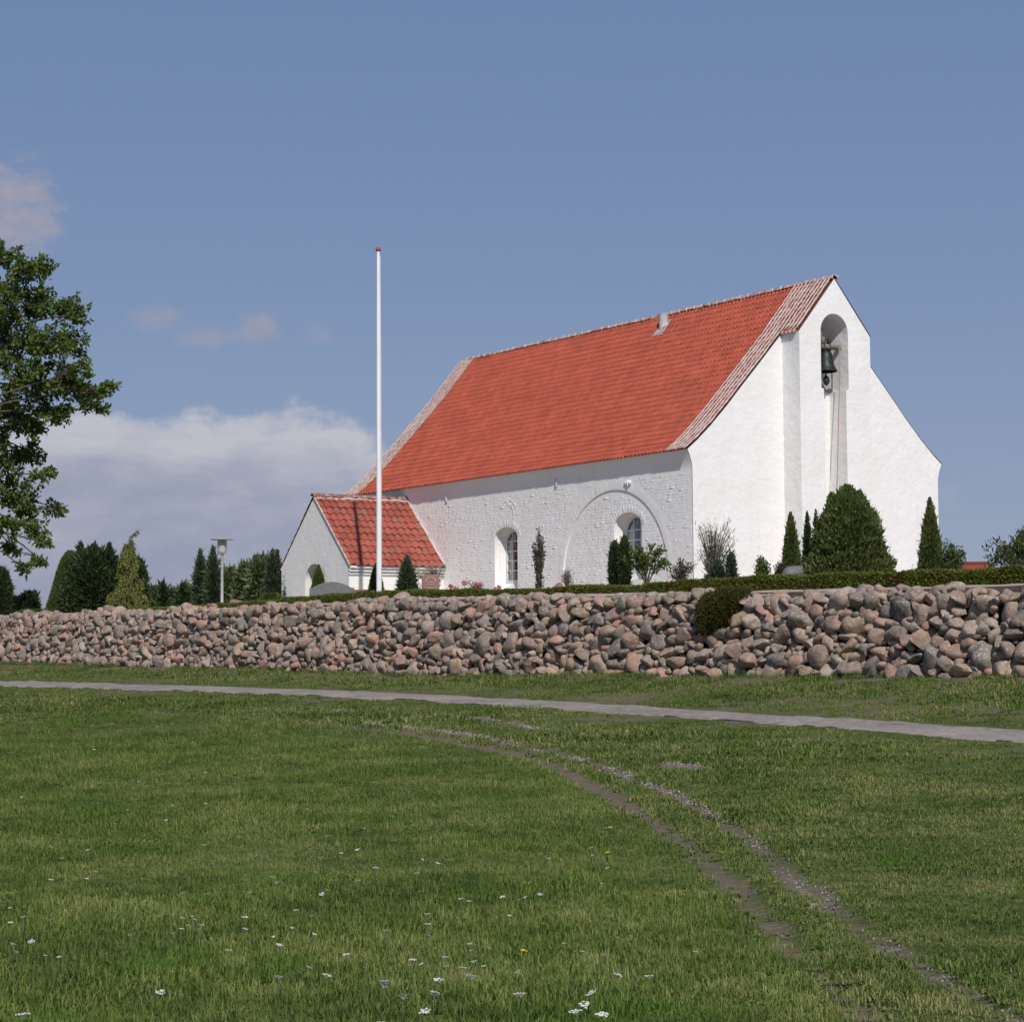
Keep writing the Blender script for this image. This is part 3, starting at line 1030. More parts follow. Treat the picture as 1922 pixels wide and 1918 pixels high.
TW, TL_ = 0.178, 0.262
nrow = int(round((SL + 0.06) / TL_))
TL_ = (SL + 0.06) / nrow
TV, TF = tile_verts(TW, TL_ + 0.05, 0.037, 0.012, 0.040)
ncol = int(round((NL - 0.04) / TW))
TW = (NL - 0.04) / ncol
me_tile = mesh_np('roof_tile', TV, TF, MATS['tile'], np.zeros(len(TV)), True)
me_tilev = mesh_np('roof_tile_limed', TV, TF, MATS['tile_verge'], np.zeros(len(TV)), True)
for mm_ in (me_tile, me_tilev):
    mm_.set_sharp_from_angle(angle=rad(50))
JV, JF, JR = [], [], []
KV, KF, KR = [], [], []
cnt = 0
rt_ = np.random.default_rng(5)
cols = [(k, 0.02 + (k + 0.5) * TW) for k in range(ncol)]
ext = [(-1 - k, -(k + 0.5) * TW + 0.0) for k in range(4)]      # columns over the projecting bell gable
order = []
for side in (0, 1):
    for ci, vc in ext + cols:
        for r in range(nrow):
            s0 = -0.06 + r * TL_
            if ci < 0 and slope_pt(s0)[0] < BU0 - 0.12:
                continue
            order.append((side, ci, vc, r, s0))
order.sort(key=lambda t: (t[0], t[2]))
for side, ci, vc, r, s0 in order:
    p0, p1 = slope_pt(s0), slope_pt(min(SL, s0 + TL_))
    if side == 1:
        p0, p1 = np.array([NW - p0[0], p0[1]]), np.array([NW - p1[0], p1[1]])
    fr = slope_frame(p0[0], p0[1], p1[0], p1[1], side)
    limed = ci < 5 or ci >= ncol - 5 - (r > nrow * 0.35) * 0
    org = np.array([p0[0], vc, p0[1]]) + fr[:, 2] * rt_.normal(0, 0.0035) + fr[:, 1] * rt_.normal(0, 0.005)
    tw = rt_.normal(0, 0.012)
    rot = np.array([[math.cos(tw), -math.sin(tw), 0], [math.sin(tw), math.cos(tw), 0], [0, 0, 1]])
    fr2 = fr @ rot
    if side == 0 and cnt < 300:
        o = bpy.data.objects.new('roof_tile', me_tilev if limed else me_tile)
        M = np.eye(4)
        M[:3, :3] = fr2
        M[:3, 3] = org
        o.matrix_local = Matrix(M.tolist())
        COL.objects.link(o)
        o.parent = roof_o
        cnt += 1
    else:
        tgt = (KV, KF, KR) if limed else (JV, JF, JR)
        b = len(tgt[0]) * len(TV)
        tgt[0].append(TV @ fr2.T + org)
        tgt[1].append(b)
        tgt[2].append(np.full(len(TV), rt_.random()))
for nm, (a_, b_, c_), mt in (('roof_tile_field', (JV, JF, JR), 'tile'), ('limed_verge_tiles', (KV, KF, KR), 'tile_verge')):
    Fq = np.concatenate([np.array(TF) + b for b in b_])
    me = mesh_np(nm, np.concatenate(a_), Fq, MATS[mt], np.concatenate(c_), True)
    me.set_sharp_from_angle(angle=rad(50))
    obj(nm, me, roof_o, True)

# lime mortar beads pointed along the joints of the verge columns
def bead(vc, s_from, s_to, side=0):
    pts = []
    n_ = int((s_to - s_from) / 0.13) + 2
    for i in range(n_):
        s_ = s_from + (s_to - s_from) * i / (n_ - 1)
        q = slope_pt(s_)
        e = slope_pt(min(SL, s_ + 0.05)) - slope_pt(s_ - 0.05)
        nn = np.array([-e[1], e[0]]) / (np.hypot(*e) + 1e-9)
        h = 0.062 + 0.012 * rt_.random()
        u_ = q[0] + nn[0] * h
        z_ = q[1] + nn[1] * h
        pts.append((u_, vc + rt_.normal(0, 0.007), z_))
    return pts


s_low = np.interp(BU0, PU, seg)
for k, (vc, a_) in enumerate([(0.0, -0.06), (0.178, -0.06), (0.356, -0.06), (0.534, -0.06), (0.712, -0.06), (0.89, -0.06), (-0.19, s_low), (-0.37, s_low), (-0.55, s_low), (-0.73, s_low)]
                             + [(NL - 0.03 - 0.178 * j, -0.06) for j in range(6)]):
    mb = MB()
    q = bead(vc, a_, SL - 0.05)
    mb.tube(q, [0.017 + 0.014 * rt_.random() for _ in q], 5)
    mb.build('mortar_bead', MATS['mortar'], roof_o, True)

# ridge tiles
rl = 0.40
nrt = int((NL + 0.80) / rl)
hv = MB()
kk = 9
for j, yv in enumerate((0.0, rl + 0.05)):
    for i in range(kk):
        t = math.pi * i / (kk - 1)
        rr_ = 0.125 - 0.018 * j
        hv.v.append((rr_ * math.cos(t), yv, rr_ * math.sin(t) * 0.85))
hv.f += [[i, i + 1, kk + i + 1, kk + i] for i in range(kk - 1)]
b = len(hv.v)
for i in range(kk):
    t = math.pi * i / (kk - 1)
    hv.v.append((0.103 * math.cos(t), 0.0, 0.103 * math.sin(t) * 0.85))
hv.f += [[i + 1, i, b + i, b + i + 1] for i in range(kk - 1)]
me_r = mesh_np('ridge_tile', hv.v, hv.f, MATS['ridge'], np.zeros(len(hv.v)), True)
for i in range(nrt):
    o = obj('ridge_tile', me_r, roof_o)
    o.location = (NW / 2 + rt_.normal(0, .006), -0.82 + i * rl, RG - 0.03 + 0.012 * math.sin(i * 0.5) + rt_.normal(0, .006))
    o.rotation_euler = (rt_.normal(0, .01), rt_.normal(0, .03), rt_.normal(0, .015))
mb = MB()
for i in range(nrt):
    for s_ in (-1, 1):
        if rt_.random() < 0.75:
            yv = -0.82 + i * rl
            mb.tube([(NW / 2 + s_ * 0.125, yv - 0.03, RG - 0.05), (NW / 2 + s_ * 0.10, yv, RG + 0.04), (NW / 2 + s_ * 0.03, yv + 0.02, RG + 0.085)], [0.03, 0.026, 0.014], 5)
mb.build('ridge_mortar', MATS['mortar'], roof_o, True)

# vent pipe with its zinc apron near the ridge
vp = MB()
uc, vc = NW / 2 - 0.42, 7.2
zr = float(roof_z(uc))
vp.lathe([(0.16, zr - 0.2), (0.16, zr + 0.42), (0.172, zr + 0.42), (0.172, zr + 0.455), (0.13, zr + 0.455), (0.13, zr + 0.3)], 18, (uc, vc))
vpo = vp.build('vent_pipe', MATS['zinc'], roof_o, auto=40)
ap = MB()
e = 0.075
ap.quad((uc - 0.30, vc - 0.30, float(roof_z(uc - .30)) + e), (uc - 0.30, vc + 0.30, float(roof_z(uc - .30)) + e), (uc + 0.16, vc + 0.22, float(roof_z(uc + .16)) + e), (uc + 0.16, vc - 0.22, float(roof_z(uc + .16)) + e))
ap.build('flashing', MATS['zinc'], roof_o)

# ------------------------------------------------------------------ porch
PC, PHW_, PZE, PZR = 16.40, 2.52, Zl(5.20), Zl(7.66)
PUO = -3.50                                    # outer gable face
dr_ = arch(16.43, 0.64, -0.28, Zl(4.72), 0.58)
mb = MB()
pg = [(PC - PHW_ + 0.08, -0.3), (PC - PHW_ + 0.08, PZE - 0.05), (PC - PHW_ - 0.02, PZE), (PC, PZR - 0.05), (PC + PHW_ + 0.02, PZE), (PC + PHW_ - 0.08, PZE - 0.05), (PC + PHW_ - 0.08, -0.3)]
P2, T2 = fill(pg, [dr_])
mb.add([(PUO, a, b) for a, b in P2], T2)
mb.strip([(PUO, a, b) for a, b in dr_], [(PUO + 0.75, a, b) for a, b in dr_])
for e_ in (PC - PHW_ + 0.08, PC + PHW_ - 0.08):
    mb.quad((PUO, e_, -0.3), (U0, e_, -0.3), (U0, e_, PZE), (PUO, e_, PZE))
pw_o = part('porch_wall', mb, 'porch_white')
for k, (zt, zb_, d) in enumerate(((PZE - 0.055, PZE - 0.17, 0.14), (PZE - 0.17, PZE - 0.28, 0.09), (PZE - 0.28, PZE - 0.38, 0.045))):
    yv = PC - PHW_ + 0.08
    MB().box(PUO - 0.015 + 0.003 * k, U0 - 0.002, yv - d, yv - 0.001, zb_ + 0.002, zt).build('cornice_band', MATS['plaster'], pw_o)
mb = MB()
for i in range(7):
    yv = 16.43 - 0.64 + i * 1.28 / 7
    mb.box(PUO + 0.72, PUO + 0.75, yv + 0.005, yv + 1.28 / 7 - 0.005, -0.28, Zl(5.32))
mb.build('door', MATS['oldwood'], pw_o)
mb = MB()
for sgn in (-1, 1):
    mb.quad((PUO - 0.04, PC + sgn * (PHW_ + 0.06), PZE - 0.05), (U0, PC + sgn * (PHW_ + 0.06), PZE - 0.05), (U0, PC, PZR), (PUO - 0.04, PC, PZR))
pr_o = part('porch_roof', mb, 'deck')
pslope = math.hypot(PHW_ + 0.06, PZR - PZE + 0.05)
pn = 11
ptl = (pslope + 0.05) / pn
pcn = 14
ptw = (U0 - PUO + 0.03) / pcn
PTV, PTF = tile_verts(ptw, ptl + 0.06, 0.034, 0.024, 0.055)
me_pt = mesh_np('porch_tile', PTV, PTF, MATS['tile_porch'], np.zeros(len(PTV)), True)
me_pt.set_sharp_from_angle(angle=rad(50))
BV, BF, BR = [], [], []
for sgn in (-1, 1):
    for r in range(pn):
        for k in range(pcn):
            s0 = -0.05 + r * ptl
            d = np.array([0, -sgn * (PHW_ + 0.06), PZR - PZE + 0.05]) / pslope
            base = np.array([PUO - 0.03 + (k + 0.5) * ptw, PC + sgn * (PHW_ + 0.06), PZE - 0.05]) + d * s0
            n_ = np.array([0, sgn * d[2], abs(d[1])])
            a_ = np.cross(d, n_)
            fr = np.stack([a_, d, n_], 1)
            tw = rt_.normal(0, 0.018)
            rot = np.array([[math.cos(tw), -math.sin(tw), 0], [math.sin(tw), math.cos(tw), 0], [0, 0, 1]])
            base = base + n_ * rt_.normal(0, 0.005) + d * rt_.normal(0, 0.008)
            M = np.eye(4)
            M[:3, :3] = fr @ rot
            M[:3, 3] = base
            if sgn < 0:
                o = bpy.data.objects.new('roof_tile', me_pt)
                o.matrix_local = Matrix(M.tolist())
                COL.objects.link(o)
                o.parent = pr_o
            else:
                BF.append(len(BV) * len(PTV))
                BV.append(PTV @ M[:3, :3].T + base)
                BR.append(np.full(len(PTV), rt_.random()))
me = mesh_np('far_slope_tiles', np.concatenate(BV), np.concatenate([np.array(PTF) + b for b in BF]), MATS['tile_porch'], np.concatenate(BR), True)
obj('far_slope_tiles', me, pr_o, True)
n_ = 10
for i in range(n_):
    o = obj('ridge_tile', me_r, pr_o)
    L_ = (U0 - PUO + 0.06) / n_
    o.location = (PUO - 0.05 + (i + 1) * L_, PC + rt_.normal(0, .008), PZR - 0.035 + rt_.normal(0, .008))
    o.rotation_euler = (0, rt_.normal(0, .03), math.pi / 2)
    o.scale = (1.15, L_ / rl, 1.1)
mb = MB()
q = [(PUO - 0.02 + i * (U0 - PUO) / 24, PC - 0.17 + rt_.normal(0, .012), PZR - 0.105 + rt_.normal(0, .012)) for i in range(25)]
mb.tube(q, [0.03 + 0.025 * rt_.random() for _ in q], 6)
mb.build('ridge_mortar', MATS['mortar'], pr_o, True)
mb = MB()
q = [(U0 - 0.03 - 0.02 * rt_.random(), PC - (PHW_ + 0.06) * (1 - t), PZE + (PZR - PZE) * t + 0.03) for t in np.linspace(0, 0.98, 24)]
mb.tube(q, [0.035 + 0.02 * rt_.random() for _ in q], 6)
q = [(PUO - 0.035, PC - (PHW_ + 0.06) * (1 - t), PZE - .05 + (PZR - PZE + .05) * t - 0.012) for t in np.linspace(0, 0.99, 24)]
mb.tube(q, 0.03, 6)
mb.build('flashing', MATS['mortar'], pr_o, True)


# ------------------------------------------------------------------ bell with clapper, headstock and rope
def c2w(u, v, z):
    q = uv2xy(np.float64(u), np.float64(v))
    return (q[0], q[1], z)


bell = thing('church_bell', 'dark green bronze bell hanging in the arched niche of the white gable', 'bell', c2w(5.06, -0.40, 10.56), TH)
prof = [(0.335, 0.0), (0.345, 0.03), (0.30, 0.10), (0.255, 0.20), (0.225, 0.33), (0.205, 0.46), (0.185, 0.57), (0.14, 0.62), (0.05, 0.64), (0.045, 0.70),
        (0.03, 0.70), (0.02, 0.60), (0.15, 0.55), (0.18, 0.40), (0.22, 0.20), (0.29, 0.04), (0.31, 0.0)]
MB().lathe(prof, 28).build('bell_body', MATS['bronze'], bell, auto=35)
mb = MB()
mb.box(-0.535, 0.535, -0.07, 0.07, 0.70, 0.84)
mb.box(-0.40, -0.22, -0.11, 0.11, 0.84, 1.18)
mb.box(-0.53, -0.42, -0.30, -0.12, 0.62, 1.16)
mb.box(-0.20, -0.10, -0.09, 0.09, 0.84, 1.05)
mb.build('headstock', MATS['oldwood'], bell)
mb = MB()
for x in (-0.30, -0.12, 0.12):
    mb.box(x - 0.02, x + 0.02, -0.082, 0.082, 0.60, 0.86)
mb.box(0.10, 0.16, -0.05, 0.05, 0.84, 1.02)
mb.build('iron_strap', MATS['iron'], bell)
mb = MB()
mb.tube([(0.0, 0.0, 0.5), (0.0, 0.0, -0.12)], [0.018, 0.022], 8)
mb.lathe([(0.02, -0.10), (0.07, -0.16), (0.105, -0.24), (0.10, -0.32), (0.06, -0.38), (0.02, -0.42)], 16)
mb.build('clapper', MATS['iron'], bell, auto=40)
mb = MB()
rp = [(0.24, -0.33, 0.72), (0.235, -0.345, 0.45), (0.20, -0.36, -0.5), (0.10, -0.37, -2.2), (-0.02, -0.38, -4.2), (-0.12, -0.385, -5.6)]
mb.tube(rp, 0.014, 6)
mb.tube([(0.24, -0.05, 0.76), (0.24, -0.34, 0.75)], 0.02, 6)
mb.build('bell_rope', MATS['rope'], bell, True)

# ------------------------------------------------------------------ flagpole
fpx = c2w(-5.53, 8.39, 3.50)
fp = thing('flagpole', 'tall tapering white flagpole with a small red top in front of the porch', 'flagpole', fpx)
MB().lathe([(0.085, -0.2), (0.085, 1.0), (0.078, 4.0), (0.066, 8.0), (0.05, 11.0), (0.045, 11.15)], 20).build('pole', MATS['pole'], fp, auto=30)
MB().lathe([(0.03, 11.13), (0.075, 11.16), (0.085, 11.21), (0.06, 11.26), (0.01, 11.28)], 16).build('cap', MATS['redcap'], fp, auto=50)
mb = MB()
mb.tube([(0.10, -0.03, 1.1), (0.065, -0.03, 11.0)], 0.005, 5)
mb.build('halyard', MATS['pole'], fp)

# ================================================================== stone dyke
dyke = thing('stone_dyke', 'long dry stone wall of rounded pink and grey field boulders below the churchyard', 'stone wall', c2w(UW, 0, 1.4), TH)
DZ = 1.4
vs_ = np.linspace(-34, 62, 193)
mb = MB()
A_ = [(0.22, v, pw(v, *ZB) - DZ - 0.4) for v in vs_]
B_ = [(0.70, v, pw(v, *WT) - DZ - 0.22) for v in vs_]
C_ = [(1.05, v, pw(v, *WT) - DZ - 0.03) for v in vs_]
D_ = [(1.15, v, pw(v, *ZB) - DZ - 0.4) for v in vs_]
mb.strip(A_, B_)
mb.strip(B_, C_)
mb.strip(C_, D_)
part('earth_core', mb, 'earth', dyke)  # soil body; its dark colour also paints shade into the gaps between boulders


def ico(sub):
    import bmesh
    bm = bmesh.new()
    bmesh.ops.create_icosphere(bm, subdivisions=sub, radius=1.0)
    V = np.array([v.co[:] for v in bm.verts])
    F = np.array([[v.index for v in f.verts] for f in bm.faces])
    bm.free()
    return V, F


IV3, IF3 = ico(3)
IV2, IF2 = ico(2)


def stone_shape(V, seed):
    """boulder: a sphere cut by random planes, softened"""
    r = np.random.default_rng(seed)
    n = int(r.integers(8, 15))
    D = r.normal(0, 1, (n, 3))
    D /= np.linalg.norm(D, axis=1, keepdims=True)
    h = r.uniform(0.44, 0.88, n)
    dots = V @ D.T
    lim = np.where(dots > 1e-3, h / np.maximum(dots, 1e-3), 9)
    k = 13.0
    rad_ = (np.sum(np.minimum(lim, 6.0) ** -k, axis=1) + 1.0) ** (-1 / k)
    W_ = V * rad_[:, None]
    e = r.normal(0, 2.6, (5, 3))
    ph = r.uniform(0, 6.28, 5)
    W_ = W_ * (1 + 0.022 * np.sin(V @ e.T + ph).sum(1, keepdims=True))
    W_ = W_ - (W_.max(0) + W_.min(0)) / 2
    return W_ / np.abs(W_).max(0)


SH = [stone_shape(IV3, 100 + i) for i in range(36)]
SH2 = [stone_shape(IV2, 100 + i) for i in range(36)]
ME_ST = [mesh_np('boulder', s, IF3, MATS['stone'], None, True) for s in SH]
for m_ in ME_ST:
    m_.set_sharp_from_angle(angle=rad(48))

# pack the face: large boulders first, smaller ones in the gaps, chinking stones last
rs = np.random.default_rng(42)
CELL = 0.5
VA, VB = -30.0, 52.0
grid = {}
stones = []


def try_add(v, h, a, b, tilt, slack):
    """ellipse with half axes a (along the wall) and b (up the face)"""
    ci, cj = int(math.floor(v / CELL)), int(math.floor(h / CELL))
    for i in range(ci - 2, ci + 3):
        for j in range(cj - 2, cj + 3):
            for (v2, h2, a2, b2, t2) in grid.get((i, j), ()):
                dv, dh = v2 - v, h2 - h
                d = math.hypot(dv, dh)
                if d < 1e-6:
                    return False
                ang = math.atan2(dh, dv)
                r1 = a * b / math.hypot(b * math.cos(ang - tilt), a * math.sin(ang - tilt))
                r2 = a2 * b2 / math.hypot(b2 * math.cos(ang - t2), a2 * math.sin(ang - t2))
                if d < (r1 + r2) * slack:
                    return False
    grid.setdefault((ci, cj), []).append((v, h, a, b, tilt))
    stones.append((v, h, a, b, tilt))
    return True


def CREST(v):
    """the outer face ends a little below the terrace, unevenly"""
    return np.interp(v, [-20, -5, 25], [0.15, 0.13, 0.04]) + 0.05 * np.sin(v * 0.9) + 0.03 * np.sin(v * 2.3 + 1)


def face_h(v):
    return pw(v, *WT) - pw(v, *ZB) - CREST(v)


for (amin, amax, tries, slack) in ((0.24, 0.33, 1100, 0.86), (0.18, 0.25, 7000, 0.83), (0.135, 0.185, 28000, 0.81), (0.10, 0.145, 34000, 0.80), (0.055, 0.10, 44000, 0.80)):
    for _ in range(tries):
        v = rs.uniform(VA, VB)
        hh = face_h(v)
        h = rs.uniform(0.0, hh)
        if amax > 0.25 and h > hh * 0.8 and rs.random() < 0.6:
            continue
        a = rs.uniform(amin, amax)
        b = a * rs.choice([rs.uniform(0.45, 0.66), rs.uniform(0.62, 0.9)])
        if h + b * 0.8 > hh:
            h = hh - b * 0.8
        try_add(v, h, a, b, rs.normal(0, 0.36), slack)
# a loose course along the crest, and a few boulders at the foot
CAP = []
for v in np.arange(VA, VB, 0.21):
    if rs.random() < 0.86:
        a = rs.uniform(0.12, 0.25)
        CAP.append((v + rs.normal(0, .06), a, a * rs.uniform(.5, .8), rs.uniform(0.58, 0.85)))

placed = []
for (v, h, a, b, t) in stones:
    hh = face_h(v)
    f = h / hh
    u = 0.06 + 0.42 * f + rs.normal(0, 0.05) + (0.10 if a < 0.10 else 0)
    z = pw(v, *ZB) - DZ + h
    dep = a * rs.uniform(0.75, 1.05)
    placed.append((np.array([u + dep * 0.35, v, z]), np.array([dep, a * 1.17, b * 1.17]), t))
for (v, a, b, uo) in CAP:
    placed.append((np.array([uo, v, pw(v, *WT) - DZ - CREST(v) + 0.02 + rs.normal(0, .03)]), np.array([a * .9, a, b]), rs.normal(0, .2)))
Rp = uv2xy(np.array([p_[0][0] + UW for p_ in placed]), np.array([p_[0][1] for p_ in placed]))
app = np.array([p_[1][1] * p_[1][2] for p_ in placed]) / (Rp[:, 0] ** 2 + Rp[:, 1] ** 2)
pxx = CXP + FPX * Rp[:, 0] / Rp[:, 1]
app[(pxx < -20) | (pxx > 1950)] = 0
big_i = set(np.argsort(-app)[:300].tolist())
mid_i = set(np.argsort(-app)[300:750].tolist())
SV, SF, SR = [], [], []
off = 0
for i, (c_, sc_, t) in enumerate(placed):
    k = int(rs.integers(36))
    ry = rs.uniform(-.5, .5)
    flip = rs.integers(4)
    E_ = Matrix.Rotation(t, 3, 'X') @ Matrix.Rotation(rs.normal(0, .25), 3, 'Z')
    E_ = np.array(E_) @ np.diag(sc_) @ np.array(Matrix.Rotation(math.pi / 2 * flip, 3, 'X'))
    if i in big_i:
        o = bpy.data.objects.new('boulder', ME_ST[k])
        M = np.eye(4)
        M[:3, :3] = E_
        M[:3, 3] = c_
        o.matrix_local = Matrix(M.tolist())
        COL.objects.link(o)
        o.parent = dyke
    else:
        vv_, ff_ = (SH[k], IF3) if i in mid_i else (SH2[k], IF2)
        SV.append(vv_ @ E_.T + c_)
        SF.append(ff_ + off)
        SR.append(np.full(len(vv_), rs.random()))
        off += len(vv_)
me = mesh_np('small_boulders', np.concatenate(SV), np.concatenate(SF), MATS['stone_j'], np.concatenate(SR), True)
me.set_sharp_from_angle(angle=rad(52))
obj('small_boulders', me, dyke, True)


# ================================================================== vegetation builders
def leaves(P, D, L, Wd, rng, nrm=None):
    """diamond leaves: base points P, directions D, length L, width Wd"""
    n = len(P)
    D = D / (np.linalg.norm(D, axis=1, keepdims=True) + 1e-9)
    if nrm is None:
        nrm = rng.normal(0, 1, (n, 3))
    side = np.cross(D, nrm)
    side /= np.linalg.norm(side, axis=1, keepdims=True) + 1e-9
    nn = np.cross(side, D)
    L = np.broadcast_to(L, (n,))[:, None]
    Wd = np.broadcast_to(Wd, (n,))[:, None]
    V = np.stack([P, P + D * L * 0.5 + side * Wd * 0.5 + nn * L * 0.07, P + D * L, P + D * L * 0.5 - side * Wd * 0.5 + nn * L * 0.07], 1).reshape(-1, 3)
    F = np.arange(4 * n).reshape(n, 4)
    r = np.repeat(rng.random(n), 4)
    return V, F, r


def join(parts):
    V, F, R_ = [], [], []
    off = 0
    for v, f, r in parts:
        V.append(v)
        F.append(np.asarray(f) + off)
        R_.append(r)
        off += len(v)
    return np.concatenate(V), np.concatenate(F), np.concatenate(R_)


def lumpf(d, z, rng, n=7, k=3.0):
    """smooth lumps over a surface: sum of random sines of direction and height"""
    out = 0
    for i in range(n * 2):
        kk_ = k if i < n else k * 3.2
        a, b, c, ph = rng.normal(0, kk_), rng.normal(0, kk_), rng.normal(0, kk_), rng.uniform(0, 6.28)
        out = out + np.sin(a * d[..., 0] + b * d[..., 1] + c * z + ph) * (1 if i < n else 0.75)
    return out / n * 1.5


def lathe_crown(H, prof, rng, n_leaf, ll, lw, lump=0.15, up=0.8, squash=1.0, z0=0.0, shag=0.10, core=0.82):
    """foliage body of revolution: lumpy core + leaf sprays over it. prof(t)->radius, t 0..1"""
    sa = rng.integers(1 << 30)
    lf = lambda d, z: lumpf(d, z, np.random.default_rng(sa), 9, 3.2)
    nz, na = 18, 22
    T = np.linspace(0, 1, nz)
    Aa = np.linspace(0, 2 * math.pi, na, endpoint=False)
    TT, AA = np.meshgrid(T, Aa, indexing='ij')
    d = np.stack([np.cos(AA), np.sin(AA)], -1)
    rr = prof(TT) * core * (1 + lump * lf(d, TT * H))
    V = np.stack([rr * d[..., 0], rr * d[..., 1] * squash, z0 + TT * H * 0.97], -1).reshape(-1, 3)
    ix = np.arange(nz * na).reshape(nz, na)
    F = np.stack([ix[:-1], np.roll(ix, -1, 1)[:-1], np.roll(ix, -1, 1)[1:], ix[1:]], -1).reshape(-1, 4)
    parts = [(V, F, np.full(len(V), 0.12))]
    w = prof(np.linspace(0, 1, 200)) + 0.05 * H * 0.1
    cdf = np.cumsum(w) / np.sum(w)
    t = np.interp(rng.random(n_leaf), cdf, np.linspace(0, 1, 200))
    a = rng.uniform(0, 2 * math.pi, n_leaf)
    d = np.stack([np.cos(a), np.sin(a)], -1)
    r = prof(t) * (1 + lump * lf(d, t * H)) * (1 - shag * rng.random(n_leaf) ** 0.7 * 1.3 + 0.03)
    P = np.stack([r * d[:, 0], r * d[:, 1] * squash, z0 + t * H], -1)
    D = np.stack([d[:, 0], d[:, 1], up + 2.5 * t ** 5], -1) + rng.normal(0, 0.5, (n_leaf, 3))
    ll = ll * np.clip(0.42 + 1.5 * prof(t) / (np.max(prof(np.linspace(0, 1, 50))) + 1e-6), 0.3, 1.0)
    big_ = 1 + (0.3 if shag < 0.1 else 0.9) * (rng.random(n_leaf) < 0.07)
    parts.append(leaves(P, D, ll * rng.uniform(0.55, 1.35, n_leaf) * big_, lw * rng.uniform(0.6, 1.3, n_leaf), rng))
    return join(parts)


def cone_prof(R_, p=1.0, base=0.12):
    return lambda t: R_ * np.clip(np.minimum(1.0, (t / base + 0.55) / 1.55), 0, 1) * np.clip(1 - t, 0.0, 1) ** p + 0.008


def egg_prof(R_, mid=0.4):
    return lambda t: R_ * np.sqrt(np.clip(1 - ((t - mid) / np.where(t < mid, mid * 1.35, (1 - mid) * 1.003)) ** 2, 0, 1)) + 0.005


def col_prof(R_):
    return lambda t: R_ * np.clip(1 - np.abs(t - 0.4) ** 2.2 * 1.9, 0.05, 1) * np.clip((1.01 - t) * 6, 0, 1) ** 0.6


RV = np.random.default_rng(99)


def ywall(px):
    return np.interp(px, [-300, 0, 250, 500, 830, 1100, 1300, 1700, 1922, 2100], [112, 95.3, 83.5, 74.4, 65, 58.9, 55.1, 48.8, 45.9, 43.9])


def site(px, ytop, off, base=None):
    """where a plant stands: px column, height from the row its tip reaches, metres behind the dyke"""
    Y = float(ywall(px)) + off
    t_ = at(px, ytop, Y)
    u, v = xy2uv(t_[0], t_[1])
    zb = float(yard_z(u, v)) if base is None else base
    return (t_[0], t_[1], zb), t_[2] - zb, Y / FPX


def trunk(parent, h, r, name='trunk'):
    MB().tube([(0, 0, -0.15), (0.01, 0.01, h * 0.5), (0, 0, h)], [r, r * 0.8, r * 0.45], 8).build(name, MATS['bark'], parent, True)


def conifer(name, label, px, ytop, wpx, off, mat, prof=None, group=None, dens=1.0, ll=0.13, lw=0.05, lump=0.13, up=0.9, shag=0.12, spires=None, cat='conifer', squash=1.0):
    loc, H, mpp = site(px, ytop, off)
    R_ = wpx * mpp / 2
    o = thing(name, label, cat, loc, 0, group)
    trunk(o, H * 0.5, max(0.03, R_ * 0.10))
    pf = (prof or cone_prof)(R_)
    n = int(dens * 1500 * (H * R_ * 3.3 + 0.4))
    V, F, r = lathe_crown(H, pf, RV, n, ll, lw, lump, up, squash, 0.03, shag)
    if spires:
        parts = [(V, F, r)]
        for (dx, dy, hs_, rs_) in spires:
            v2, f2, r2 = lathe_crown(H * hs_, cone_prof(R_ * rs_, 0.8), RV, int(n * 0.35), ll, lw, lump, up, 1.0, 0.03, shag)
            parts.append((v2 + np.array([dx * R_, dy * R_, 0]), f2, r2))
        V, F, r = join(parts)
    obj('crown', mesh_np('crown', V, F, MATS[mat], r), o)
    return o


def branchy(name, label, px, ytop, wpx, off, mat, cat='shrub', n_br=26, n_lf=900, ll=0.09, lw=0.045, group=None, arch_=0.0, lean=0.0, bare=0.25, up=1.0, base=None):
    """open shrub or small tree: thin stems fanning out, leaves along the outer part"""
    loc, H, mpp = site(px, ytop, off, base)
    R_ = wpx * mpp / 2
    o = thing(name, label, cat, loc, 0, group)
    mb = MB()
    P, D = [], []
    for i in range(n_br):
        a = RV.uniform(0, 2 * math.pi)
        e = RV.random() ** 0.6
        hh = H * (1 - 0.55 * e * RV.random()) * RV.uniform(0.75, 1.0)
        end = np.array([math.cos(a) * R_ * e + lean * R_, math.sin(a) * R_ * e, hh])
        mid_ = end * np.array([0.30, 0.30, 0.62]) + np.array([0, 0, arch_ * H * 0.2])
        t = np.linspace(0, 1, 7)[:, None]
        q = (1 - t) ** 2 * np.array([RV.normal(0, .03), RV.normal(0, .03), 0]) + 2 * t * (1 - t) * mid_ + t * t * end
        if arch_:
            q[:, 2] -= arch_ * H * 0.35 * (np.clip(t[:, 0] - 0.5, 0, 1) * 2) ** 2 * e
        mb.tube(q, np.linspace(0.014, 0.004, 7) * (1 + H * 0.25), 5, False)
        m_ = int(n_lf / n_br)
        tt = bare + (1 - bare) * RV.random(m_)
        pp = np.stack([np.interp(tt, t[:, 0], q[:, j]) for j in range(3)], 1) + RV.normal(0, 0.035 + 0.02 * R_, (m_, 3))
        P.append(pp)
        dd = RV.normal(0, 0.7, (m_, 3))
        dd[:, 2] += 0.25 * up
        dd += (end / (np.linalg.norm(end) + 1e-6)) * 0.6
        D.append(dd)
    mb.build('stems', MATS['bark'], o, True)
    P, D = np.concatenate(P), np.concatenate(D)
    V, F, r = leaves(P, D, ll * RV.uniform(0.6, 1.3, len(P)), lw * RV.uniform(0.7, 1.2, len(P)), RV)
    obj('foliage', mesh_np('foliage', V, F, MATS[mat], r), o)
    return o


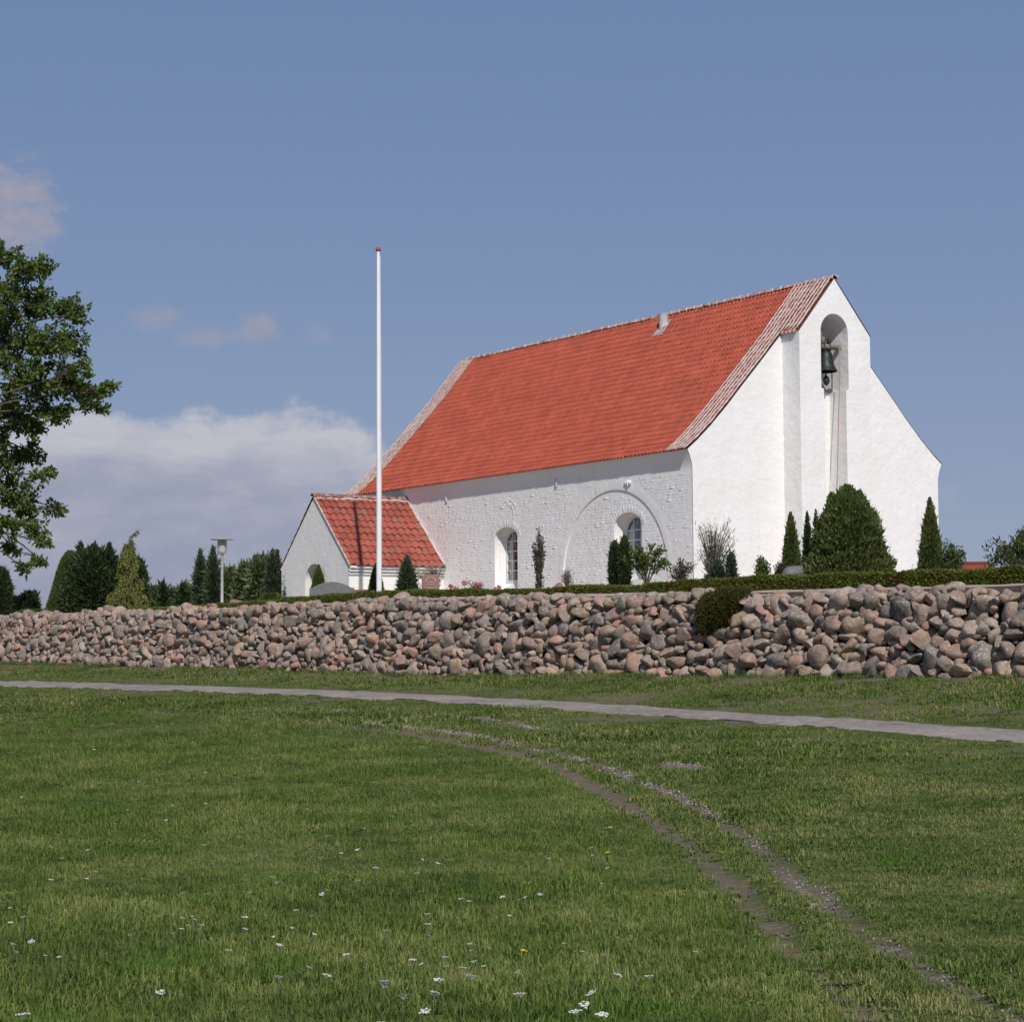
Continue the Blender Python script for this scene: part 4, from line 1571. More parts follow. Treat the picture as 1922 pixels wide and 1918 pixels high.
# ------------------------------------------------------------------ hedges on the edge of the churchyard
def hedge(name, label, rows_, u0, width, mat, dens=1.0, reach=None):
    pts = [on_u(px, py, u0) for px, py in rows_]
    vv_ = np.array([xy2uv(p_[0], p_[1])[1] for p_ in pts])
    zz_ = np.array([p_[2] for p_ in pts])
    s_ = np.argsort(vv_)
    vv_, zz_ = vv_[s_], zz_[s_]
    v0, v1 = vv_[0], vv_[-1]
    o = thing(name, label, 'hedge', c2w(u0, (v0 + v1) / 2, float(yard_z(u0, (v0 + v1) / 2))), TH)
    zc, vc_ = o.location.z, (v0 + v1) / 2
    zb = lambda v: yard_z(u0 - 0.1, v) - 0.16
    ztop = lambda v: np.interp(v, vv_, zz_) + 0.02 * np.sin(v * 2.3) + 0.012 * np.sin(v * 6.1 + 1)
    n = 160
    vs = np.linspace(v0 + .05, v1 - .05, n)
    prof_ = [(-width / 2 + .03, 0), (-width / 2 + .02, 0.55), (-width / 2 + 0.07, 0.88), (0, 0.95), (width / 2 - .07, 0.88), (width / 2 - .03, 0)]
    mb = MB()
    rows3 = [[(a + 0.02 * math.sin(v * 3 + a * 9), v - vc_, zb(v) + (ztop(v) - zb(v)) * t - zc) for v in vs] for a, t in prof_]
    for A_, B_ in zip(rows3[:-1], rows3[1:]):
        mb.strip(A_, B_)
    V, F = np.array(mb.v), np.array(mb.f)
    parts = [(V, F, np.full(len(V), 0.15))]
    nl = int((v1 - v0) * 1900 * dens)
    v = RV.uniform(v0, v1, nl)
    w_ = RV.random(nl)
    front_ = w_ < 0.55
    t = np.where(front_, RV.random(nl) ** 0.7, 0.9 + 0.12 * RV.random(nl))
    a = np.where(front_, -width / 2 - 0.02 + 0.05 * RV.random(nl) + 0.06 * np.clip(t - .8, 0, 1), RV.uniform(-width / 2, width / 2, nl))
    h = ztop(v) - zb(v)
    P = np.stack([a, v - vc_, zb(v) + h * t - zc - 0.02], 1)
    D = np.stack([np.where(front_, -0.8, RV.normal(0, .3, nl)), np.zeros(nl), np.where(front_, 0.4, 0.9)], 1) + RV.normal(0, 0.55, (nl, 3))
    parts.append(leaves(P, D, 0.055 * RV.uniform(.6, 1.4, nl), 0.034 * RV.uniform(.6, 1.3, nl), RV))
    V, F, r = join(parts)
    obj('foliage', mesh_np('foliage', V, F, MATS[mat], r), o)
    return o


hedge('clipped_hedge', 'clipped low green hedge on the wall top in front of the sunlit gable', [(1236, 1094), (1300, 1091), (1420, 1083), (1560, 1078), (1700, 1074), (1800, 1071), (1922, 1066), (2150, 1060)], -5.25, 1.0, 'lf_hedge', 1.25)
hedge('clipped_hedge', 'thin low hedge running along the wall top in front of the porch and nave windows',
      [(120, 1160), (185, 1149), (250, 1144), (330, 1139), (420, 1134), (500, 1128), (560, 1122), (640, 1116), (700, 1111), (800, 1108), (900, 1107), (1000, 1107), (1060, 1103), (1130, 1098), (1180, 1100), (1232, 1103)], -5.25, 0.7, 'lf_hedge', 1.0)

# juniper mound spilling over the dyke
c0 = at(1362, 1142, float(ywall(1362)) - 2.05)
o = thing('juniper_mound', 'rounded brownish green juniper spilling over the stone wall', 'shrub', (c0[0], c0[1], c0[2] - 0.62), TH)
prts = []
for (dx, dy, dz, R_, H, sq) in ((0.15, 0.05, 0.12, 0.52, 0.98, 1.1), (0.05, 0.42, 0.0, 0.44, 1.02, 1.0), (0.18, -0.36, 0.48, 0.38, 0.60, 1.0), (0.40, 0.2, 0.42, 0.50, 0.68, 1.2)):
    V, F, r = lathe_crown(H, egg_prof(R_, 0.5), RV, int(9000 * R_ * H * 2.2), 0.06, 0.024, 0.10, 0.5, sq, 0, 0.10, 0.90)
    prts.append((V + np.array([dx, dy, dz]), F, r))
V, F, r = join(prts)
obj('foliage', mesh_np('foliage', V, F, MATS['lf_juniper'], r), o)
MB().tube([(0.4, 0.0, 0.1), (0.2, 0.0, 0.35), (0.0, 0.0, 0.5)], [0.05, 0.04, 0.03], 7).build('stem', MATS['bark'], o, True)

# ------------------------------------------------------------------ conifers and shrubs in the churchyard
conifer('thuja_tree', 'broad bushy thuja tree, the largest shrub against the gable', 1592, 914, 152, 5.0, 'lf_thuja', lambda R_: (lambda t: R_ * np.clip(1 - t ** 2.3, 0, 1) ** 0.85 * (0.90 + 0.10 * np.clip(t * 5, 0, 1)) + 0.01),
        dens=2.3, ll=0.10, lw=0.055, lump=0.19, shag=0.2, up=1.3, spires=[(-0.42, 0.0, 0.93, 0.42), (0.32, 0.1, 0.95, 0.5), (-0.1, -0.1, 1.0, 0.35)])
conifer('thuja_tree', 'narrow cone-shaped thuja left of the broad thuja', 1484, 964, 36, 5.2, 'lf_thuja', lambda R_: cone_prof(R_ * 1.05, 0.80), dens=2.6, ll=0.08, lw=0.04, up=1.3)
conifer('thuja_tree', 'tall cone-shaped thuja at the right corner of the gable', 1745, 937, 50, 5.6, 'lf_thuja', lambda R_: cone_prof(R_ * 1.05, 0.88), dens=2.6, ll=0.085, lw=0.045, up=1.3)
conifer('dark_cypress', 'dark twin-spired cypress between the narrow and the broad thuja', 1515, 964, 18, 5.9, 'lf_yew', lambda R_: cone_prof(R_, 0.95, 0.3), dens=2.4, ll=0.09, lw=0.03, spires=[(1.75, -0.2, 1.04, 1.0)])
branchy('leafy_shrub', 'small shrub with upright shoots right of the tall corner thuja', 1784, 1014, 56, 4.8, 'lf_shrub', n_br=30, n_lf=1900, ll=0.10, lw=0.04)
branchy('leafy_shrub', 'low pale green bush left of the narrow thuja', 1434, 1042, 32, 4.0, 'lf_fruit', n_br=24, n_lf=1500, ll=0.08, lw=0.045)
branchy('leafy_shrub', 'low brownish bush just in front of the narrow thuja', 1462, 1052, 24, 4.2, 'lf_dull', n_br=20, n_lf=900, ll=0.07, lw=0.04)
branchy('ornamental_tree', 'small tree with drooping leafy branches at the right edge', 1912, 982, 150, 3.4, 'lf_shrub', 'tree', n_br=30, n_lf=1500, ll=0.11, lw=0.05, arch_=1.05, bare=0.3)
branchy('dry_twigs', 'thin arching brown twigs left of the corner thuja', 1705, 1062, 32, 2.8, 'lf_dull', 'shrub', n_br=12, n_lf=60, ll=0.05, lw=0.02, arch_=1.4)
branchy('tall_grass', 'tall feathery grass clump at the corner of the church', 1336, 970, 84, 3.3, 'straw', 'grass', n_br=34, n_lf=1700, ll=0.16, lw=0.016, bare=0.25, lean=0.15, up=2.0)
conifer('dwarf_conifer', 'small blue-green conifer beneath the tall feathery grass', 1345, 1056, 36, 3.0, 'lf_blue', lambda R_: cone_prof(R_, 0.7), dens=1.3, ll=0.12, lw=0.04, lump=0.25, shag=0.25)
conifer('dwarf_conifer', 'small upright conifer right of the tall feathery grass', 1372, 1040, 18, 3.0, 'lf_blue', lambda R_: cone_prof(R_, 0.6), dens=1.8, ll=0.10, lw=0.035, lump=0.2)
branchy('wispy_shrub', 'wispy dark-leaved shrub at the church corner beside the tall grass', 1278, 1046, 56, 3.6, 'lf_dull', n_br=22, n_lf=520, ll=0.11, lw=0.035, lean=0.1)
branchy('fruit_tree', 'young fruit tree with spreading branches in front of the right window', 1212, 1008, 96, 4.6, 'lf_fruit', 'tree', n_br=15, n_lf=1500, ll=0.10, lw=0.06, arch_=0.35, bare=0.4, lean=0.1)
conifer('column_shrub', 'left of two dark columnar shrubs standing before the right window', 1154, 1018, 19, 5.0, 'lf_yew', col_prof, dens=2.6, ll=0.09, lw=0.045, lump=0.22, shag=0.35, cat='shrub')
conifer('column_shrub', 'right of two dark columnar shrubs, beside the young fruit tree', 1172, 1009, 20, 5.0, 'lf_yew', col_prof, dens=2.6, ll=0.09, lw=0.045, lump=0.22, shag=0.35, cat='shrub')
branchy('column_shrub', 'slim sparse columnar shrub between the two nave windows', 1011, 990, 26, 5.0, 'lf_dull', n_br=20, n_lf=1100, ll=0.09, lw=0.045, bare=0.05, up=1.6)
branchy('weeping_shrub', 'little weeping plant beside the low boulder', 1064, 1062, 26, 4.4, 'silver', n_br=18, n_lf=420, ll=0.09, lw=0.02, arch_=1.2)
branchy('rose_bush', 'rose bush with dark leaves left of the left window', 893, 1090, 30, 3.4, 'lf_dull', n_br=16, n_lf=420, ll=0.06, lw=0.035)
conifer('dwarf_conifer', 'bushy blue-green conifer left of the red gravestone', 764, 1046, 34, 3.2, 'lf_blue', lambda R_: cone_prof(R_, 0.9), dens=1.7, ll=0.15, lw=0.045, lump=0.22, shag=0.3)
conifer('clipped_cone', 'clipped yellow-green cone shrub at the foot of the flagpole', 706, 1058, 33, 2.6, 'lf_clip', lambda R_: cone_prof(R_, 0.85, 0.05), dens=2.6, ll=0.06, lw=0.025, lump=0.05, shag=0.06, cat='shrub')
conifer('clipped_cone', 'clipped yellow-green cone shrub in front of the porch door', 598, 1061, 34, 4.6, 'lf_clip', lambda R_: cone_prof(R_, 0.8, 0.05), dens=2.6, ll=0.06, lw=0.025, lump=0.05, shag=0.06, cat='shrub')
conifer('dark_thuja', 'dark triple-spired thuja against the porch gable', 544, 1054, 17, 5.6, 'lf_yew', lambda R_: cone_prof(R_, 0.45), dens=2.4, ll=0.10, lw=0.035, spires=[(1.0, 0.1, 0.93, 0.8), (1.9, -0.1, 0.9, 0.7)])
branchy('spiky_plant', 'silvery spiky plant fanning out behind the red gravestone', 810, 1062, 62, 4.0, 'silver', 'plant', n_br=60, n_lf=500, ll=0.16, lw=0.022, bare=0.45)
conifer('leafy_shrub', 'bright green low bush at the left foot of the porch', 508, 1116, 40, 4.0, 'lf_fruit', egg_prof, dens=1.3, ll=0.09, lw=0.05, up=0.4, cat='shrub')

# ------------------------------------------------------------------ left half: yew, weeping conifer, columns, far trees
conifer('yew_bush', 'large dark green yew bush left of the weeping conifer', 176, 1028, 116, 5.0, 'lf_yew', lambda R_: (lambda t: R_ * np.clip(1 - t ** 2.3, 0.0, 1) ** 0.75 * (0.93 + 0.07 * np.clip(t * 4, 0, 1)) * 0.97), dens=1.3, ll=0.20, lw=0.075, lump=0.15, shag=0.25, up=0.7, cat='bush',
        spires=[(-0.42, 0.0, 1.06, 0.3), (0.50, 0.0, 1.05, 0.32), (0.05, -0.2, 1.05, 0.3), (0.72, 0, 0.85, 0.3), (-0.72, 0, 0.75, 0.3)])
conifer('clipped_cone', 'smooth light green conical bush left of the dark yew', 132, 1034, 86, 8.0, 'lf_clip', lambda R_: (lambda t: R_ * np.clip(1 - t, 0, 1) ** 0.55 + 0.005), dens=1.6, ll=0.09, lw=0.04, lump=0.05, shag=0.07, cat='bush')
conifer('dark_thuja', 'near-black rounded thuja column at the left edge', 2, 1066, 36, 4.0, 'lf_yew', col_prof, dens=1.4, ll=0.14, lw=0.05, lump=0.08)
conifer('juniper_bush', 'dark spiky juniper near the left edge', 55, 1112, 36, 9.0, 'lf_yew', lambda R_: cone_prof(R_, 0.6), dens=1.4, ll=0.17, lw=0.05, lump=0.3, shag=0.3, spires=[(0.6, 0, 1.05, 0.5), (-0.6, 0.1, 0.95, 0.5)])
conifer('leafy_shrub', 'pale grey-green shrub behind the spiky juniper at the far left', 32, 1122, 34, 14.0, 'lf_far', egg_prof, dens=0.9, ll=0.15, lw=0.07, up=0.3, cat='shrub')
conifer('leafy_shrub', 'low bright green bush at the left end of the hedge', 66, 1146, 66, 3.2, 'lf_clip', lambda R_: egg_prof(R_, 0.3), dens=1.4, ll=0.08, lw=0.04, up=0.5, cat='shrub')
conifer('dark_shrub', 'dark rounded shrub behind the weeping conifer', 258, 1052, 36, 9.0, 'lf_yew', egg_prof, dens=1.2, ll=0.18, lw=0.07, lump=0.2, shag=0.3, cat='shrub')

# weeping conifer
loc, H, mpp = site(240, 996, 4.2)
o = thing('weeping_conifer', 'yellow-green weeping conifer with a crooked bent tip', 'conifer', loc)
tr = np.array([(0, 0, -0.1), (0.02, 0, 0.3 * H), (-0.03, 0, 0.6 * H), (0.05, 0, 0.82 * H), (0.16, 0, 0.93 * H), (0.40, 0, 0.995 * H)])
MB().tube(tr, [0.07, 0.06, 0.045, 0.03, 0.02, 0.01], 7).build('trunk', MATS['bark'], o, True)
P, D = [], []
mb = MB()
for i in range(170):
    t = RV.random() ** 1.15 * 0.86
    z = t * H
    x0 = np.interp(z, tr[:, 2], tr[:, 0])
    a = RV.uniform(0, 6.28)
    Rm = 0.86 * (1 - t / 0.9) ** 0.9 + 0.10
    R_ = Rm * RV.uniform(0.35, 1.0)
    if t > 0.35 and RV.random() < 0.3:
        R_ *= 0.6
    L_ = RV.uniform(0.35, 0.95) * (0.6 + 0.6 * (1 - t))
    s_ = np.linspace(0, 1, 9)
    out_ = R_ * np.clip(s_ * 2.6, 0, 1) ** 0.7
    dz = 0.14 * np.sin(np.clip(s_ * 2.2, 0, 1) * math.pi * 0.6) - L_ * np.clip(s_ - 0.3, 0, 1) ** 1.2
    q = np.stack([x0 + out_ * math.cos(a), out_ * math.sin(a) * 0.8, np.maximum(z + dz, 0.05)], 1)
    mb.tube(q, np.linspace(0.012, 0.004, 9), 4, False)
    m_ = 62
    tt = 0.12 + 0.88 * RV.random(m_)
    P.append(np.stack([np.interp(tt, s_, q[:, j]) for j in range(3)], 1) + RV.normal(0, 0.03, (m_, 3)))
    dd = RV.normal(0, 0.45, (m_, 3))
    dd[:, 2] -= 1.0
    D.append(dd)
for i in range(5):
    q = tr[-2] * (1 - i / 4) + tr[-1] * (i / 4)
    P.append(q + RV.normal(0, 0.02, (16, 3)))
    dd = RV.normal(0, 0.5, (16, 3))
    dd[:, 2] -= 0.6
    D.append(dd)
mb.build('branches', MATS['bark'], o, True)
P, D = np.concatenate(P), np.concatenate(D)
V, F, r = leaves(P, D, 0.13 * RV.uniform(.6, 1.4, len(P)), 0.034, RV)
obj('crown', mesh_np('crown', V, F, MATS['lf_gold'], r), o)

conifer('slim_cypress', 'left of two slim green columnar trees beside the lamp post', 376, 1034, 20, 13.0, 'lf_blue', lambda R_: cone_prof(R_ * 1.2, 1.0, 0.3), dens=1.6, ll=0.20, lw=0.07, lump=0.2, shag=0.25, cat='tree')
conifer('slim_cypress', 'slim green columnar tree directly left of the lamp post', 400, 1029, 26, 12.0, 'lf_blue', lambda R_: cone_prof(R_ * 1.2, 1.0, 0.3), dens=1.6, ll=0.20, lw=0.07, lump=0.2, shag=0.25, cat='tree')
conifer('slim_cypress', 'twin-tipped green columnar tree beside the left edge of the porch', 511, 1036, 28, 15.0, 'lf_blue', lambda R_: cone_prof(R_ * 1.2, 1.0, 0.3), dens=1.6, ll=0.20, lw=0.07, lump=0.22, shag=0.3, cat='tree', spires=[(0.65, 0, 1.0, 0.5)])
for k, (px, yt, w_, off, lb, mt, pf) in enumerate((
        (430, 1070, 34, 42, 'dark rounded tree behind the lamp post', 'lf_far', egg_prof),
        (462, 1062, 44, 34, 'broad round tree halfway between lamp post and porch', 'lf_far', egg_prof),
        (490, 1048, 46, 30, 'tallest round tree left of the porch', 'lf_far', egg_prof),
        (290, 1106, 40, 30, 'low bushy tree under the left end of the grey roof', 'lf_far', egg_prof),
        (322, 1110, 40, 32, 'low bushy tree under the middle of the grey roof', 'lf_far', egg_prof),
        (356, 1108, 36, 30, 'low bushy tree left of the slim columnar trees', 'lf_far', egg_prof),
        (306, 1096, 10, 26, 'thin dark spire conifer in front of the grey roof', 'lf_yew', lambda R_: cone_prof(R_, .6)),
        (345, 1098, 20, 27, 'short dark conifer in front of the right end of the grey roof', 'lf_yew', lambda R_: cone_prof(R_, .6)))):
    conifer('background_tree', lb, px, yt, w_, off, mt, pf, 'trees beyond the churchyard', dens=0.75, ll=0.26, lw=0.13, lump=0.34, shag=0.35, up=0.4, cat='tree')

# ------------------------------------------------------------------ the big tree whose branches enter from the left
TY = 100.0
TK = TY / 47.0
tb = np.array([-16.2 * TK, TY + 3.0])
tz0 = 3.9
oak = thing('broadleaf_tree', 'big broadleaf tree reaching into the picture at the left edge', 'tree', (tb[0], tb[1], tz0))
blobs = []
for (px, py, rp) in ((12, 480, 30), (55, 500, 32), (85, 500, 22), (20, 560, 55), (75, 565, 40), (125, 575, 26), (150, 590, 22), (140, 640, 30), (95, 640, 45), (30, 650, 70), (60, 720, 60), (125, 715, 45), (165, 690, 20),
                     (172, 735, 30), (205, 730, 18), (188, 765, 18), (110, 770, 34), (20, 780, 60), (70, 800, 25), (10, 860, 50), (60, 850, 28), (85, 890, 20), (25, 920, 45), (60, 950, 30), (105, 955, 20), (20, 985, 30),
                     (72, 990, 22), (88, 1020, 16), (30, 1030, 16), (48, 1068, 12), (80, 1055, 8)):
    c_ = at(px, py, TY + RV.uniform(-2.6, 2.6))
    blobs.append((c_, rp * TY / FPX, 1.0))
for _ in range(46):
    a, e = RV.uniform(0, 6.28), RV.uniform(-0.35, 1.35)
    rr = RV.uniform(2.6, 5.0) * TK
    c_ = np.array([tb[0] + math.cos(a) * rr * math.cos(e), tb[1] + math.sin(a) * rr * math.cos(e), 4 + TK * (5.4 + 5.0 * math.sin(e))])
    if CXP + FPX * c_[0] / c_[1] > -50:
        continue
    blobs.append((c_, RV.uniform(0.8, 1.3) * TK, 0.5))
mb = MB()
fork = np.array([tb[0], tb[1], tz0 + 3.0 * TK])
mb.tube([(tb[0], tb[1], tz0 - 0.3), (tb[0] + .05, tb[1], tz0 + 2.4), tuple(fork)], [0.75, 0.6, 0.5], 10)
limbs = []
for k in range(9):
    a = k * 2.4
    e_ = np.array([tb[0] + 2.6 * TK * math.cos(a), tb[1] + 2.0 * TK * math.sin(a), 9.0 + 1.5 * k])
    if k % 2 == 0:
        e_[0] = tb[0] + 3.2 * TK
    t = np.linspace(0, 1, 6)[:, None]
    q = (1 - t) ** 2 * fork + 2 * t * (1 - t) * (fork * [0.6, 0.6, 0.35] + e_ * [0.4, 0.4, 0.65]) + t * t * e_
    mb.tube(q, np.linspace(0.3, 0.1, 6), 7, False)
    limbs.append(q)
LP = np.concatenate(limbs)
P, D = [], []
for (c_, r_, dn) in blobs:
    j = np.argmin(np.linalg.norm((LP - c_) * [1, 1, 1.2], axis=1) + 2.0 * (LP[:, 2] > c_[2] + 1.0))
    s_ = LP[j]
    t = np.linspace(0, 1, 7)[:, None]
    mid_ = (s_ + c_) / 2 + np.array([0, 0, 0.9]) + RV.normal(0, .35, 3)
    q = (1 - t) ** 2 * s_ + 2 * t * (1 - t) * mid_ + t * t * c_
    mb.tube(q, np.linspace(0.075, 0.025, 7), 5, False)
    nt = int(max(6, 84 * (r_ / TK) ** 1.5 * dn))
    for _ in range(nt):
        d_ = RV.normal(0, 1, 3)
        d_ /= np.linalg.norm(d_)
        e_ = c_ + d_ * r_ * RV.uniform(0.35, 1.12) * np.array([1, 1.25, 0.9])
        tw = np.linspace(0, 1, 4)[:, None]
        q0 = c_ + (s_ - c_) * RV.uniform(0, 0.2)
        qq = q0 * (1 - tw) + e_ * tw + np.array([0, 0, 0.15]) * np.sin(tw * 3.1)
        mb.tube(qq, np.linspace(0.02, 0.008, 4), 4, False)
        for f_ in (0.62, 0.82, 1.0):
            base_ = q0 * (1 - f_) + e_ * f_
            m_ = int(RV.integers(7, 12))
            P.append(base_ + RV.normal(0, 0.07, (m_, 3)))
            dd = RV.normal(0, 1, (m_, 3)) + d_ * 0.5
            dd[:, 2] -= 0.1
            D.append(dd)
tm = mb.build('trunk', MATS['bark'], None, True)
P, D = np.concatenate(P), np.concatenate(D)
V, F, r = leaves(P, D, 0.25 * RV.uniform(.6, 1.35, len(P)), 0.13 * RV.uniform(.7, 1.3, len(P)), RV)
off_ = np.array([tb[0], tb[1], tz0])
obj('crown', mesh_np('crown', V - off_, F, MATS['lf_oak'], r), oak)
cc = np.empty(len(tm.data.vertices) * 3, np.float32)
tm.data.vertices.foreach_get('co', cc)
tm.data.vertices.foreach_set('co', (cc.reshape(-1, 3) - off_).astype(np.float32).reshape(-1))
tm.parent = oak

# ================================================================== lamp post, gravestones, far houses
loc, H, mpp = site(417, 1009, 6.0)
lp = thing('lamp_post', 'grey lamp post with a flat disc shade left of the porch', 'street lamp', loc)
MB().lathe([(0.06, -0.2), (0.055, 0.4), (0.045, H - 0.68), (0.06, H - 0.66), (0.08, H - 0.60), (0.15, H - 0.58), (0.17, H - 0.54)], 14).build('pole', MATS['steel'], lp, auto=40)
MB().lathe([(0.172, H - 0.54), (0.172, H - 0.10), (0.15, H - 0.08)], 18).build('lamp_glass', MATS['lampglass'], lp, auto=40)
mb = MB()
for z_ in np.arange(H - 0.50, H - 0.12, 0.055):
    mb.lathe([(0.176, z_), (0.186, z_ + 0.006), (0.176, z_ + 0.012)], 18)
mb.build('louvre_rings', MATS['steel'], lp)
MB().lathe([(0.10, H - 0.09), (0.43, H - 0.085), (0.44, H - 0.065), (0.40, H - 0.045), (0.16, H - 0.015), (0.02, H)], 26).build('lamp_shade', MATS['steel'], lp, auto=35)


def slab(name, label, px, ytop, wpx, off, mat, outline, thick=0.14, rz=0.0):
    loc, H, mpp = site(px, ytop, off)
    hw = wpx * mpp / 2
    o = thing(name, label, 'gravestone', loc, rz)
    pts = [(x * hw, z * H if z > 0 else -0.1) for x, z in outline]
    n = len(pts)
    bv = 0.025
    mb = MB()
    f0 = [(x * (1 - bv / hw), -thick / 2 - 0.0, z - (bv if z > 0 else 0)) for x, z in pts]
    f1 = [(x, -thick / 2 + bv, z) for x, z in pts]
    f2 = [(x, thick / 2, z) for x, z in pts]
    mb.add(f0, [tuple(range(n))])
    mb.strip(f0, f1, closed=True)
    mb.strip(f1, f2, closed=True)
    mb.add(f2, [tuple(range(n))[::-1]])
    mb.build('slab', MATS[mat], o)
    return o, H, hw, thick


arc = [(-1, 0), (1, 0), (1, 0.72), (0.86, 0.72)] + [(x, 0.72 + 0.28 * math.cos(x / 0.86 * math.pi / 2) ** 0.8) for x in np.linspace(0.84, -0.84, 15)] + [(-0.86, 0.72), (-1, 0.72)]
slab('gravestone', 'wide dark grey gravestone with curved top in front of the porch', 623, 1092, 84, 3.0, 'granite_grey', arc, 0.2, rad(6))
o, H, hw, th_ = slab('gravestone', 'low brown gravestone with gilt letters beside the wide grey one', 690, 1106, 62, 2.2, 'granite_brown', [(-1, 0), (1, 0), (1, 0.9), (0.3, 1.0), (-0.75, 0.98), (-1, 0.85)], 0.16, rad(4))
mb = MB()
for k in range(3):
    x = -hw * 0.78 + k * 0.10
    mb.tube([(x, -th_ / 2 - 0.012, H * 0.62), (x + 0.03, -th_ / 2 - 0.012, H * 0.86), (x + 0.06, -th_ / 2 - 0.012, H * 0.62)], 0.012, 5)
mb.build('gilt_ornament', MATS['gold'], o)
o, H, hw, th_ = slab('gravestone', 'square reddish gravestone with carved arch in front of the spiky plant', 808, 1078, 33, 3.0, 'granite_red', [(-1, 0), (1, 0), (1, 0.97), (0.4, 1.0), (-0.5, 0.99), (-1, 0.96)], 0.16, rad(5))
mb = MB()
mb.tube([(0.15 * math.cos(t), -th_ / 2 - 0.004, H * 0.66 + 0.16 * math.sin(t)) for t in np.linspace(0, math.pi, 13)], 0.018, 6)
for dz in (0.0, -0.06):
    mb.tube([(-0.11, -th_ / 2 - 0.004, H * 0.66 + dz), (0.11, -th_ / 2 - 0.004, H * 0.66 + dz)], 0.01, 5)
for k in range(2):
    mb.tube([(-0.16, -th_ / 2 - 0.002, H * (0.42 - 0.12 * k)), (0.16, -th_ / 2 - 0.002, H * (0.42 - 0.12 * k))], 0.008, 5)
mb.build('carved_arch', MATS['carve'], o)


def rock(name, label, px, ytop, wpx, off, seed, mat, depth=0.35):
    loc, H, mpp = site(px, ytop, off)
    hw = wpx * mpp / 2
    o = obj(name, mesh_np(name, stone_shape(IV3, seed) * np.array([hw, depth, H / 2 + 0.08]) + np.array([0, 0, H / 2 - 0.08]), IF3, MATS[mat], None, True))
    o.location = loc
    return tag(o, label, 'gravestone')


rock('natural_gravestone', 'rough grey boulder gravestone at the foot of the narrow thuja', 1489, 1062, 56, 3.6, 211, 'granite_grey')
rock('natural_gravestone', 'low rounded brownish boulder between the two nave windows', 1046, 1093, 40, 3.2, 223, 'granite_red')
rock('natural_gravestone', 'reddish rounded boulder top just right of the lamp post', 446, 1124, 38, 4.5, 217, 'granite_red')

# roses
for k, (px, py, s_) in enumerate(((872, 1094, .09), (893, 1099, .11), (900, 1096, .07), (846, 1101, .09), (856, 1104, .08), (936, 1103, .08), (930, 1105, .06))):
    Y = float(ywall(px)) + 2.6
    c_ = at(px, py, Y)
    u_, v_ = xy2uv(c_[0], c_[1])
    zb = float(yard_z(u_, v_))
    o = thing('pink_rose', 'pink rose bloom above the hedge near the left window', 'flower', (c_[0], c_[1], zb), 0, 'pink roses above the hedge')
    h_ = max(0.1, c_[2] - zb)
    MB().tube([(0, 0, -0.05), (0.01, 0.0, h_ * .5), (0, 0, h_)], 0.008, 5).build('stem', MATS['stem'], o)
    n_ = 46
    d_ = RV.normal(0, 1, (n_, 3))
    d_ /= np.linalg.norm(d_, axis=1, keepdims=True)
    V, F, r = leaves(d_ * s_ * 0.25 + [0, 0, h_], d_, s_ * 0.9, s_ * 0.8, RV)
    obj('bloom', mesh_np('bloom', V, F, MATS['petal_pink'], r), o)


def house(name, label, px0, px1, yr, Y, roofmat, wall_h, pitch_h, depth, hip=0.0, base=1.5):
    a, b = at(px0, yr, Y), at(px1, yr, Y)
    w = b[0] - a[0]
    zr = (a[2] + b[2]) / 2
    ze = zr - pitch_h
    o = thing(name, label, 'building', ((a[0] + b[0]) / 2, Y, base))
    z0, z1 = ze - base, zr - base
    MB().box(-w / 2 + .2, w / 2 - .2, 0.2, depth - 0.2, -0.3, z0 + 0.05).build('wall', MATS['farwall'], o)
    mb = MB()
    e0, e1, r0, r1 = (-w / 2, 0, z0), (w / 2, 0, z0), (-w / 2 + hip, depth / 2, z1), (w / 2 - hip, depth / 2, z1)
    e2, e3 = (w / 2, depth, z0), (-w / 2, depth, z0)
    mb.add([e0, e1, e2, e3, r0, r1], [(0, 1, 5, 4), (1, 2, 5), (2, 3, 4, 5), (3, 0, 4), (3, 2, 1, 0)])
    rf = mb.build('roof', MATS[roofmat], o)
    mb = MB()
    mb.tube([(-w / 2 + hip, depth / 2, z1 + .02), (w / 2 - hip, depth / 2, z1 + .02)], 0.12, 8)
    mb.build('ridge', MATS['deck' if roofmat == 'tile' else 'fargrey'], rf)
    for k in range(max(2, int(w / 3))):
        x = -w / 2 + (k + 0.5) * w / max(2, int(w / 3))
        wi = MB().box(x - .5, x + .5, 0.16, 0.21, z0 * 0.35, z0 * 0.75).build('window', MATS['dark'], o)
    return o


house('farm_building', 'far farm building with a long pale grey roof behind the trees', 262, 420, 1105, 165, 'fargrey', 3.0, 1.6, 9, 0.0)
house('far_house', 'far house with a low red tiled hipped roof at the right', 1766, 1938, 1051, 112, 'tile', 2.6, 1.35, 9, 1.2, 2.6)

